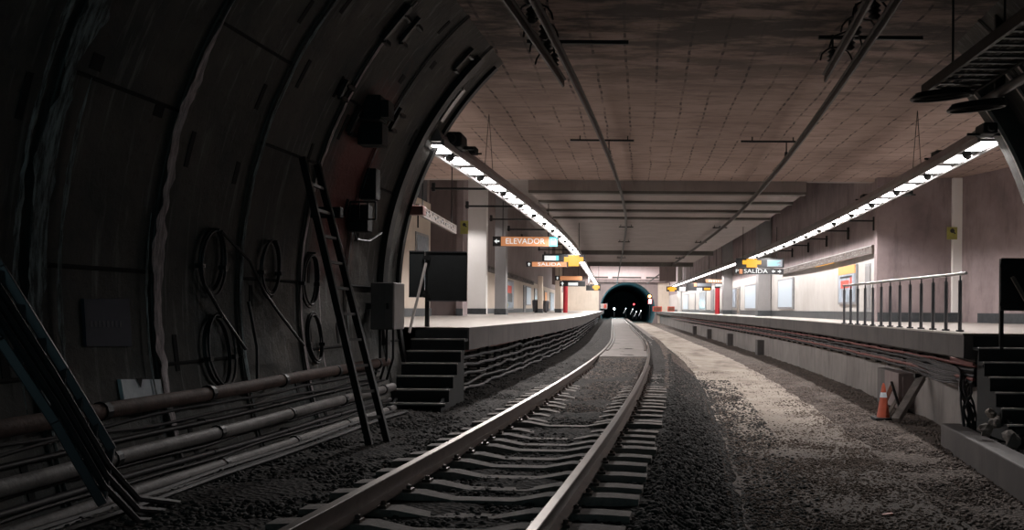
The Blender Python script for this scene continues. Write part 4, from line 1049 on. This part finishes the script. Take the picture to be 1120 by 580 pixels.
for (a, b, w_, m_, lab) in (((972, 452, 17.6), (988, 425, 18.2), .06, 'wood', 'thin wooden batten leaning on the right wall behind the concrete post'), ((968, 440, 18.0), (980, 412, 18.6), .08, 'rust', 'rusty flat bar leaning on the right wall behind the traffic cone'), ((975, 418, 18.2), (985, 450, 17.5), .05, 'iron', 'dark steel bar propped behind the concrete post')):
    mb = MB(); mb.bar(P(*a), P(*b), w_, .03); tag(mb.build('leaning_bar', m_), lab, 'bar')
mb = MB(); a = P(847, 430, 17.9)
x = TC(17.9) + 5.83; t = thing('junction_box', 'brown square box fixed to the right trough wall beside the traffic cone', 'box', (x, 18.1, -.6))
mb.box(x - .1, x + .22, 17.9, 18.9, -.62, .08); mb.build('body', 'brownwall', t, bevel=.015); mb = MB(); mb.box(x - .02, x + .2, 17.87, 17.9, -.52, 0); mb.build('cover', 'brownwall', t)
# a scrap of orange-red litter on the path
mb = MB(); p = P(972, 566, 8.6); p = P(971, 566, 2.05 / ((566 - 2 - HY) / F)); mb.bar(p + Vector((-.05, 0, .02)), p + Vector((.05, .02, .03)), .05, .02); tag(mb.build('litter_scrap', 'cone'), 'small orange scrap of litter on the path near the bottom edge', 'litter')
# stair-side junk on the right
for i, (px, py, y, s, m_, lab) in enumerate(((1084, 452, 12.2, .07, 'wood', 'crumpled yellowish packing by the right stairs'), (1090, 462, 12.0, .08, 'sleeper', 'crumpled pale sheet behind the kerb by the right stairs'), (1078, 470, 11.8, .09, 'sleeper', 'broken concrete lump behind the kerb'), (1106, 480, 11.4, .10, 'sleeper', 'long broken concrete lump behind the kerb at the frame edge'))):
    mb = MB(); bm = bmesh.new(); bmesh.ops.create_icosphere(bm, subdivisions=2, radius=s); c = P(px, py, y); c.z = max(c.z, -.5 + s * .4)
    for v in bm.verts: v.co *= 1 + .6 * noise.noise(v.co * 14 + Vector((i * 7, 0, 0)))
    mb.add([v.co * 1.0 + c for v in bm.verts], [tuple(v.index for v in f.verts) for f in bm.faces]); bm.free()
    tag(mb.build('rubble_lump', m_), lab, 'rubble')

# ================================================================== LEFT WALL OF THE TUNNEL
def wallpt(y, z, inset=.08, side=-1): return Vector((lining_x(y, z, side, R_T - inset), y, z))
def wall_pipe(label, z, r, m, y0=3.0, y1=12.9, inset=.14, name='wall_pipe', group=None):
    t = thing(name, label, 'pipe', wallpt((y0 + y1) / 2, z, inset), group)
    mb = MB(); mb.tube([wallpt(y, z + .015 * noise.noise(Vector((y * .5, z, 0))), inset) for y in frange(y0, y1, .4)], r, 12); mb.build('tube', m, t, smooth=True)
    for y in frange(y0 + .8, y1 - .4, 1.4):
        mb = MB(); mb.tube([wallpt(y - .03, z, inset), wallpt(y + .03, z, inset)], r * 1.18, 12); p = wallpt(y, z, inset); q = wallpt(y, z, -.03); mb.bar(p, q, .04); mb.build('clamp', 'iron', t)
    return t
wall_pipe('dark rusty pipe, topmost of the pipes along the left tunnel wall', .52, .062, 'piperust')
wall_pipe('pale grey pipe, the upper of the two thick ones along the left tunnel wall', .17, .058, 'pipe')
wall_pipe('pale grey pipe, lowest along the left tunnel wall', -.12, .056, 'pipe', inset=.10)
wall_pipe('thin grey pipe just above the lowest pipe on the left tunnel wall', .0, .025, 'cablegrey', inset=.06)
wall_pipe('thin dark conduit just above the upper thick pipe on the left tunnel wall', .27, .022, 'cable', inset=.05)
for i, z in enumerate((.40, .33, .08, -.05)):
    mb = MB(); mb.tube([wallpt(y, z + .06 * noise.noise(Vector((y * .7, i * 5, 0))), .05) for y in frange(3, 12.8, .3)], .014, 6)
    tag(mb.build('wall_cable', 'cable', smooth=True), 'black cable sagging between the pipes on the left tunnel wall', 'cable', 'cables on the left tunnel wall')
for i in range(4):
    mb = MB(); pts = [(TC(y) - 2.55 + .09 * i + .12 * noise.noise(Vector((y * .5, i * 3.3, 0))), y, -.14 + .02 * (i % 2)) for y in frange(3.5, 12.4, .3)]
    mb.tube(pts, .022, 6); tag(mb.build('floor_cable', 'cable', smooth=True), 'black cable lying on the ballast at the foot of the left tunnel wall', 'cable', 'cables on the ground at the left')
# cable coils
def coil(px, py, rad, lab, seed):
    y = Lx(px); z = EYE - ((py - HY) - ROLL * (px - CX)) / F * y; r = random.Random(seed)
    t = thing('cable_coil', lab, 'cable coil', wallpt(y, z, .05))
    mb = MB()
    for k_ in range(3):
        rr = rad * r.uniform(.92, 1.03); pts = []
        oy, oz = r.uniform(-.03, .03), r.uniform(-.03, .03)
        for q in range(33):
            a = 2 * PI * q / 32; zz = z + oz + rr * 1.05 * math.sin(a); pts.append(wallpt(y + oy + rr * .72 * math.cos(a), zz, .03 + .018 * k_))
        mb.tube(pts, .012, 6, cap=False)
    mb.build('loops', 'cable', t, smooth=True)
    mb = MB(); p = wallpt(y, z + rad * 1.02, -.02); mb.bar(p, wallpt(y, z + rad * 1.0, .10), .02); mb.build('hook', 'iron', t)
    for a in (-.2, PI + .2):
        pz = z + rad * math.sin(a); py_ = y + rad * .72 * math.cos(a); MB().box(wallpt(py_, pz, .02).x, wallpt(py_, pz, .09).x, py_ - .03, py_ + .03, pz - .02, pz + .02).build('tie', 'iron', t)
    return t
coil(225, 285, .29, 'black cable coil on the left tunnel wall, upper left one of five', 1)
coil(290, 293, .28, 'black cable coil on the left tunnel wall, upper middle one of five', 2)
coil(334, 305, .30, 'black cable coil on the left tunnel wall beside the ladder, upper one', 3)
coil(231, 384, .32, 'black cable coil on the left tunnel wall, lower left one of five', 4)
coil(337, 372, .28, 'black cable coil on the left tunnel wall beside the ladder, lower one', 5)
for i, pts in enumerate(([(228, 253), (262, 285), (280, 320), (297, 345), (320, 378)], [(212, 310), (232, 345), (255, 382)], [(262, 330), (268, 380), (262, 420)], [(372, 250), (378, 262), (392, 264), (404, 255)])):
    q = []
    for px, py in pts:
        y = Lx(px); z = EYE - ((py - HY) - ROLL * (px - CX)) / F * y; q.append(wallpt(y, z, .09))
    mb = MB(); pp = []
    for a in range(len(q) - 1):
        for s in range(5): pp.append(q[a].lerp(q[a + 1], s / 5))
    pp.append(q[-1]); mb.tube(pp, .016, 6)
    tag(mb.build('loose_cable', 'cable', smooth=True), ['loose black cable running between the upper coils and the lower right coil', 'loose black cable between the two left coils', 'loose black cable hanging under the upper middle coil', 'black cable looping under the switch boxes on the red patch'][i], 'cable')
# ladder
t = thing('wooden_ladder', 'dark ladder leaning against the left tunnel wall behind the pipes', 'ladder', (-2.9, 10.1, -.2))
bt0, tp0 = P(404, 487, 9.75), P(331, 172, 9.85); bt1, tp1 = P(424, 484, 10.1), P(347, 180, 10.35)
for a, b in ((bt0, tp0), (bt1, tp1)): mb = MB(); mb.bar(a, b, .045, .075); mb.build('side_rail', 'iron', t, bevel=.005)
for i in range(1, 11): mb = MB(); u = i / 11; mb.bar(bt0.lerp(tp0, u), bt1.lerp(tp1, u), .035, .03); mb.build('rung', 'iron', t)
# boxes on the wall
def wbox(name, lab, cat, px0, px1, py0, py1, y, dep, m, door=False, inset=.0):
    a, b = P(px0, py0, y), P(px1, py1, y)
    t = thing(name, lab, cat, ((a.x + b.x) / 2, y + dep / 2, b.z))
    mb = MB(); mb.box(a.x, b.x, y, y + dep, b.z, a.z); mb.build('body', m, t, bevel=.012)
    xw = lining_x(y + dep * .6, (a.z + b.z) / 2)
    mb = MB(); mb.box(xw - .06, a.x + .02, y + dep * .4, y + dep * .7, (a.z + b.z) / 2 - .04, (a.z + b.z) / 2 + .04); mb.build('mounting_arm', 'iron', t)
    return t, a, b
t, a, b = wbox('signal_box', 'black box assembly high on the left tunnel wall above the red patch, upper half', 'box', 362, 416, 103, 131, 11.0, .30, 'boxdark')
mb = MB()
for q in range(3): mb.box(a.x + .10 + .05 * q, a.x + .115 + .05 * q, 10.985, 11.0, b.z + .05, a.z - .05)
mb.build('vent_slot', 'tin', t)
mb = MB(); mb.box(b.x, b.x + .09, 11.02, 11.28, b.z + .04, a.z - .06); mb.build('side_cap', 'boxdark', t)
wbox('signal_box', 'black box hanging directly under the high black box assembly', 'box', 391, 418, 133, 158, 11.2, .25, 'boxdark')
t, a, b = wbox('switch_box', 'tall black switch box on the red patch, the upper one', 'box', 393, 411, 184, 218, 11.9, .2, 'boxdark')
t, a, b = wbox('switch_box', 'black switch box with a wire guard on the red patch, the lower one', 'box', 380, 402, 224, 253, 11.7, .22, 'boxdark')
mb = MB(); c = [P(383, 221, 11.6), P(411, 221, 11.6), P(411, 240, 11.6), P(383, 240, 11.6)]
for i in range(4): mb.bar(c[i], c[(i + 1) % 4], .02)
for u in (.35, .7): mb.bar(c[0].lerp(c[1], u), c[3].lerp(c[2], u), .015)
mb.build('wire_guard', 'iron', t)
wbox('bracket_box', 'black horizontal bracket box left of the switch boxes, crossing the ladder top', 'box', 327, 372, 226, 238, 10.6, .12, 'boxdark')
t, a, b = wbox('electrical_cabinet', 'grey electrical cabinet on the left tunnel wall beside the stairs', 'cabinet', 405.5, 431, 309, 361, 12.5, .55, 'cabinet')
mb = MB(); mb.box((a.x + b.x) / 2 + .03, b.x - .01, 12.48, 12.5, b.z + .02, a.z - .02); dr = mb.build('door', 'cabinet', t, bevel=.004)
mb = MB(); mb.box(b.x - .1, b.x - .07, 12.46, 12.48, (a.z + b.z) / 2 - .04, (a.z + b.z) / 2 + .04); sub(dr, mb.build('handle', 'iron', t))
mb = MB(); 
for q in range(3): mb.tube([(a.x + .08 + .09 * q, 12.7, b.z + .01), (a.x + .08 + .09 * q, 12.7, b.z - .4), (a.x - .02 + .09 * q, 12.75, b.z - .7)], .018, 6)
mb.build('conduit', 'cable', t)
# cable tray and hooks following the arch near the mouth
def arc_strip(y, a0, a1, rin, w_, th, m, lab, name, cat, side=-1):
    mb = MB(); N = 40; vs = []; fs = []
    for i in range(N + 1):
        a = a0 + (a1 - a0) * i / N
        for rr, yy in ((rin, y), (rin, y + w_), (rin + th, y + w_), (rin + th, y)): vs.append((TC(yy) + OFF_T + side * rr * math.cos(a), yy, Z_T + rr * math.sin(a)))
    for i in range(N):
        for k_ in range(4): fs.append((i * 4 + k_, i * 4 + (k_ + 1) % 4, (i + 1) * 4 + (k_ + 1) % 4, (i + 1) * 4 + k_))
    fs += [(0, 1, 2, 3), tuple(N * 4 + q for q in (3, 2, 1, 0))]
    mb.add(vs, fs); return tag(mb.build(name, m), lab, cat)
arc_strip(13.15, -.15, .78, R_T - .09, .20, .085, 'iron', 'wide black cable tray curving up the left wall just inside the tunnel mouth', 'curved_cable_tray', 'cable tray')
arc_strip(14.0, -.25, .80, R_T - .05, .12, .06, 'iron', 'black steel edge trim around the left side of the tunnel mouth', 'arch_edge_trim', 'trim')
arc_strip(13.55, .56, .68, R_T - .05, .14, .05, 'alu', 'short pale metal plate high on the tunnel mouth next to the ceiling', 'arch_plate', 'plate')
arc_strip(12.85, -.25, .745, R_T - .34, .30, .30, 'lining', 'heavy dark rib framing the right side of the tunnel mouth', 'arch_rib', 'rib', side=1)
arc_strip(12.82, -.25, .74, R_T - .355, .04, .05, 'tin', 'thin pale strip painted as the lit edge of the heavy rib, right of the tunnel mouth', 'rib_lit_edge', 'edge strip', side=1)  # bright strip puts the rib's lit edge into colour
arc_strip(12.3, -.2, .70, R_T - .05, .05, .03, 'tin', 'thin metal conduit along the right side of the tunnel mouth', 'curved_conduit', 'conduit', side=1)
for i, (px, py, ln) in enumerate(((437, 22, 48), (452, 30, 34), (378, 95, 20), (300 + 90, 130, 30), (510, 62, 30), (500, 95, 20), (343 + 92, 128, 26))):
    y = 11.5 + i * .15
    # find the wall point on this ray
    best = None
    for y in frange(8, 14.1, .02):
        p = P(px, py, y)
        if p.z < CEIL and p.x < lining_x(y, p.z) + .07: best = p; break
    if best is None: best = wallpt(13, 4.2)
    p = best; a0 = math.asin(max(-1, min(1, (p.z - Z_T) / R_T)))
    t = thing('cable_hook', 'dark angled cable hook bolted to the upper left lining near the mouth', 'hook', p, 'cable hooks on the upper left lining')
    def q(da, dr, dy): a = a0 + da; rr = R_T - dr; return Vector((TC(p.y + dy) + OFF_T - rr * math.cos(a), p.y + dy, Z_T + rr * math.sin(a)))
    mb = MB(); h = ln / F * p.y / R_T / 2; mb.bar(q(-h, .04, 0), q(h, .04, 0), .07, .05); mb.build('plate', 'iron', t)
    MB().bar(q(-h, .05, 0), q(-h, .05, .18), .05).build('arm', 'iron', t); MB().bar(q(h * .5, .05, 0), q(h * .5, .05, .22), .05).build('arm', 'iron', t)
# white notice and faded blue panel on the near left wall
def on_wall(px0, px1, py0, py1, th, m, name, lab, cat):
    yc = Lx((px0 + px1) / 2); t = None; vs = []
    for ins in (.0, th):
        for px, py in ((px0, py1), (px1, py1), (px1, py0), (px0, py0)):
            y = Lx(px); z = EYE - ((py - HY) - ROLL * (px - CX)) / F * y; vs.append(wallpt(y, z, ins))
    t = thing(name, lab, cat, sum(vs[4:], Vector()) / 4); mb = MB(); mb.hexa(vs); mb.build('sheet', m, t); return t
t = on_wall(120.5, 164, 415, 441, .03, 'paper', 'paper_notice', 'pale blue-white rectangular notice on the left tunnel wall above the pipes', 'notice')
mb = MB(); vs = [wallpt(Lx(px), EYE - ((py - HY) - ROLL * (px - CX)) / F * Lx(px), .034) for px, py in ((137, 414.5), (143, 414.5), (140, 424))]; vs2 = [v + Vector((.004, 0, 0)) for v in vs]
mb.add(vs + vs2, [(0, 1, 2), (5, 4, 3), (0, 1, 4, 3), (1, 2, 5, 4), (2, 0, 3, 5)]); mb.build('dark_notch', 'pocket', t)
t = on_wall(88, 138, 327, 379, .025, 'dimpanel', 'faded_panel', 'faded dark blue rectangular panel with illegible lettering on the left tunnel wall', 'panel')
mb = MB()
for i in range(8):
    px = 93 + i * 4.6; vs = []
    for ins in (.026, .03):
        for u, py in ((0, 358), (2.6, 358), (2.6, 351), (0, 351)): y = Lx(px + u); vs.append(wallpt(y, EYE - ((py - HY) - ROLL * (px - CX)) / F * y, ins))
    mb.hexa(vs)
mb.build('lettering', 'dimtext', t)
# slanted cable ladder, bottom left
t = thing('slanted_cable_ladder', 'large dark steel cable ladder slanting down across the bottom left corner', 'cable ladder', P(60, 420, 5.8))
r0 = [P(-60, 195, 5.3), P(0, 292, 5.45), P(70, 405, 5.6), P(122, 492, 5.75)]; r1 = [P(-70, 300, 5.2), P(0, 372, 5.3), P(60, 462, 5.45), P(112, 552, 5.6)]
for pts in (r0, r1):
    mb = MB()
    for a, b in zip(pts[:-1], pts[1:]): mb.bar(a, b, .05, .055)
    mb.build('side_rail', 'postdark', t, bevel=.006)
for i in range(10):
    u = i / 9 * 2.98; k_ = int(u); f = u - k_; mb = MB(); mb.bar(r0[k_].lerp(r0[k_ + 1], f), r1[k_].lerp(r1[k_ + 1], f), .05, .03); mb.build('rung', 'postdark', t)
for i in range(3):
    mb = MB(); o_ = Vector((.03, -.02, -.08 - .08 * i)); mb.tube([p.lerp(q, .35 + .2 * i) + Vector((.02, -.05, .04)) for p, q in zip(r0, r1)] + [P(150, 545 + 12 * i, 6.1), P(230, 555 + 8 * i, 7.4)], .022, 6)
    tag(mb.build('slanted_cable', 'cable', smooth=True), 'black cable lying on the slanted cable ladder at the bottom left', 'cable', 'cables on the slanted cable ladder')

# ================================================================== UPPER RIGHT CABLE TRAY
t = thing('overhead_cable_tray', 'wide black cable tray hanging from the ceiling at the upper right', 'cable tray', (3.9, 9, 4.3))
ya, yb = 12.1, 4.0; xa = 3.72
def tx(y): return 3.72 + .02 * (12.1 - y)
zt = 4.22
for dx in (0, .62):
    mb = MB(); mb.bar((tx(ya) + dx, ya, zt), (tx(yb) + dx, yb, zt + .05), .04, .13); mb.build('side_rail', 'iron', t)
for i in range(34):
    y = ya - (ya - yb) * i / 33; mb = MB(); mb.bar((tx(y), y, zt - .03), (tx(y) + .62, y, zt - .03), .07, .02); mb.build('rung', 'iron', t)
for y in (11, 9, 7, 5):
    for dx in (0, .62): MB().cyl((tx(y) + dx, y, zt), (tx(y) + dx, y, CEIL), .014, 6).build('hanger_rod', 'iron', t)
for i in range(5):
    mb = MB(); mb.tube([(tx(y) + .08 + .11 * i, y, zt + .02 + .02 * noise.noise(Vector((y, i, 0)))) for y in frange(4, 12.2, .4)], .028, 6)
    tag(mb.build('tray_cable', 'cable', smooth=True), 'black cable lying in the overhead tray at the upper right', 'cable', 'cables in the overhead tray')
t = thing('overhead_pipe', 'dark pipe beside the overhead cable tray at the upper right', 'pipe', (4.5, 9, 4.1))
mb = MB(); mb.tube([(4.42, 12.3, 4.02), (4.52, 9, 4.05), (4.6, 4, 4.1)], .06, 10); mb.build('tube', 'cabinet', t, smooth=True)
for y in (11.5, 9.5, 7.5): MB().box(4.44, 4.56, y - .03, y + .03, 4.0, CEIL).build('strap', 'iron', t)
for (px, py, y, rx, lab) in ((1030, 106, 11.9, .38, 'flattened black cable loop at the end of the overhead tray'), (1068, 118, 11.6, .34, 'second black cable loop under the overhead tray beside the arch')):
    c = P(px, py, y); mb = MB()
    for k_ in range(3):
        mb.tube([c + Vector((rx * (1 - .08 * k_) * math.cos(2 * PI * q / 28), .35 * math.sin(2 * PI * q / 28) * (1 - .1 * k_), .045 * math.sin(2 * PI * q / 28 + .8) + .03 * k_)) for q in range(29)], .024, 6, cap=False)
    mb.bar(c + Vector((0, .33, .05)), c + Vector((0, .33, .14)), .03)
    tag(mb.build('cable_loop', 'iron', smooth=True), lab, 'cable loop')
# bracket on the arch at the right edge
t = thing('arch_bracket', 'dark clamp on the right tunnel arch above the black board', 'bracket', P(1116, 240, 13)); p = wallpt(13.2, 2.62, .05, 1)
mb = MB(); mb.box(p.x - .12, p.x + .1, 13.1, 13.4, 2.5, 2.75); mb.build('clamp', 'iron', t, bevel=.01)

# red lamp-like box on the left arch
c = P(457, 230, 14.0); t = thing('marker_lamp', 'small dark red marker lamp on the left edge of the tunnel arch', 'lamp', c)
mb = MB(); mb.box(c.x - .13, c.x + .08, 14.0, 14.2, c.z - .07, c.z + .07); mb.build('body', 'cablered', t, bevel=.01)
mb = MB(); mb.box(c.x - .5, c.x - .12, 14.06, 14.14, c.z - .03, c.z + .03); mb.build('arm', 'iron', t)
mb = MB(); mb.cyl((c.x - .02, 14.1, c.z - .26), (c.x - .02, 14.1, c.z - .07), .012, 6); mb.build('pull_cord', 'iron', t)

# ================================================================== FAR TUNNEL SIGNALS
def lamp_post(px, py, y, r, m, lab, name='signal_lamp', cat='signal', zb=-.2):
    c = P(px, py, y); t = thing(name, lab, cat, (c.x, y, zb))
    mb = MB(); mb.cyl((c.x, y + .1, zb), (c.x, y + .1, c.z), .04, 8); mb.build('post', 'iron', t)
    mb = MB(); mb.box(c.x - r * 1.4, c.x + r * 1.4, y + .03, y + .3, c.z - r * 1.4, c.z + r * 1.4); mb.build('head', 'boxdark', t)
    mb = MB(); mb.lathe([(r, -.03), (r * .8, .05)], (c.x, y, c.z), 14, 'Y'); mb.build('lens', m, t, smooth=True)
    return t
t = lamp_post(710.5, 324.3, 124, .2, 'amberlamp', 'far track signal with an amber light above a red light beside the tunnel mouth', 'track_signal')
c = P(711, 330.5, 124); mb = MB(); mb.box(c.x - .22, c.x + .22, 124.03, 124.3, c.z - .25, c.z + .4); mb.lathe([(.13, -.03), (.1, .05)], (c.x, 124, c.z), 14, 'Y'); mb.mat(0); mb.build('red_lens', 'redlamp', t)
lamp_post(693.3, 333, 140, .12, 'redlamp', 'small red signal light inside the far tunnel')
lamp_post(671.8, 338, 126, .13, 'whitelamp', 'bright white lamp low on the left inside the far tunnel mouth')
tl = bpy.data.lights.new('tunnel_tint_light', 'POINT'); tl.energy = 160; tl.color = (.45, .9, 1); tl.shadow_soft_size = .05  # teal lights tint the far tunnel; the deeper one is added without a lamp
for yy_ in (-.5, 14): o = bpy.data.objects.new('lamp_light', tl); C.objects.link(o); o.parent = bpy.data.objects['signal_lamp.001']; o.location = (.1, yy_, 2.2)
for i, (px, py) in enumerate(((684.5, 337.5), (692, 338.3), (696, 341), (701, 340))):
    t = lamp_post(px, py, 134, .05, 'whitelamp', ['small white marker light in the far tunnel, the left one', 'small white marker light in the far tunnel below the red signal', 'lowest small white marker light in the far tunnel', 'small white marker light in the far tunnel, the right one'][i], 'marker_light', 'lamp')
    c = P(px, py, 134); mb = MB(); mb.bar(c + Vector((0, -.1, -.05)), c + Vector((-.35, -.1, -.75)), .07); mb.build('reflective_arm', 'paper', t)
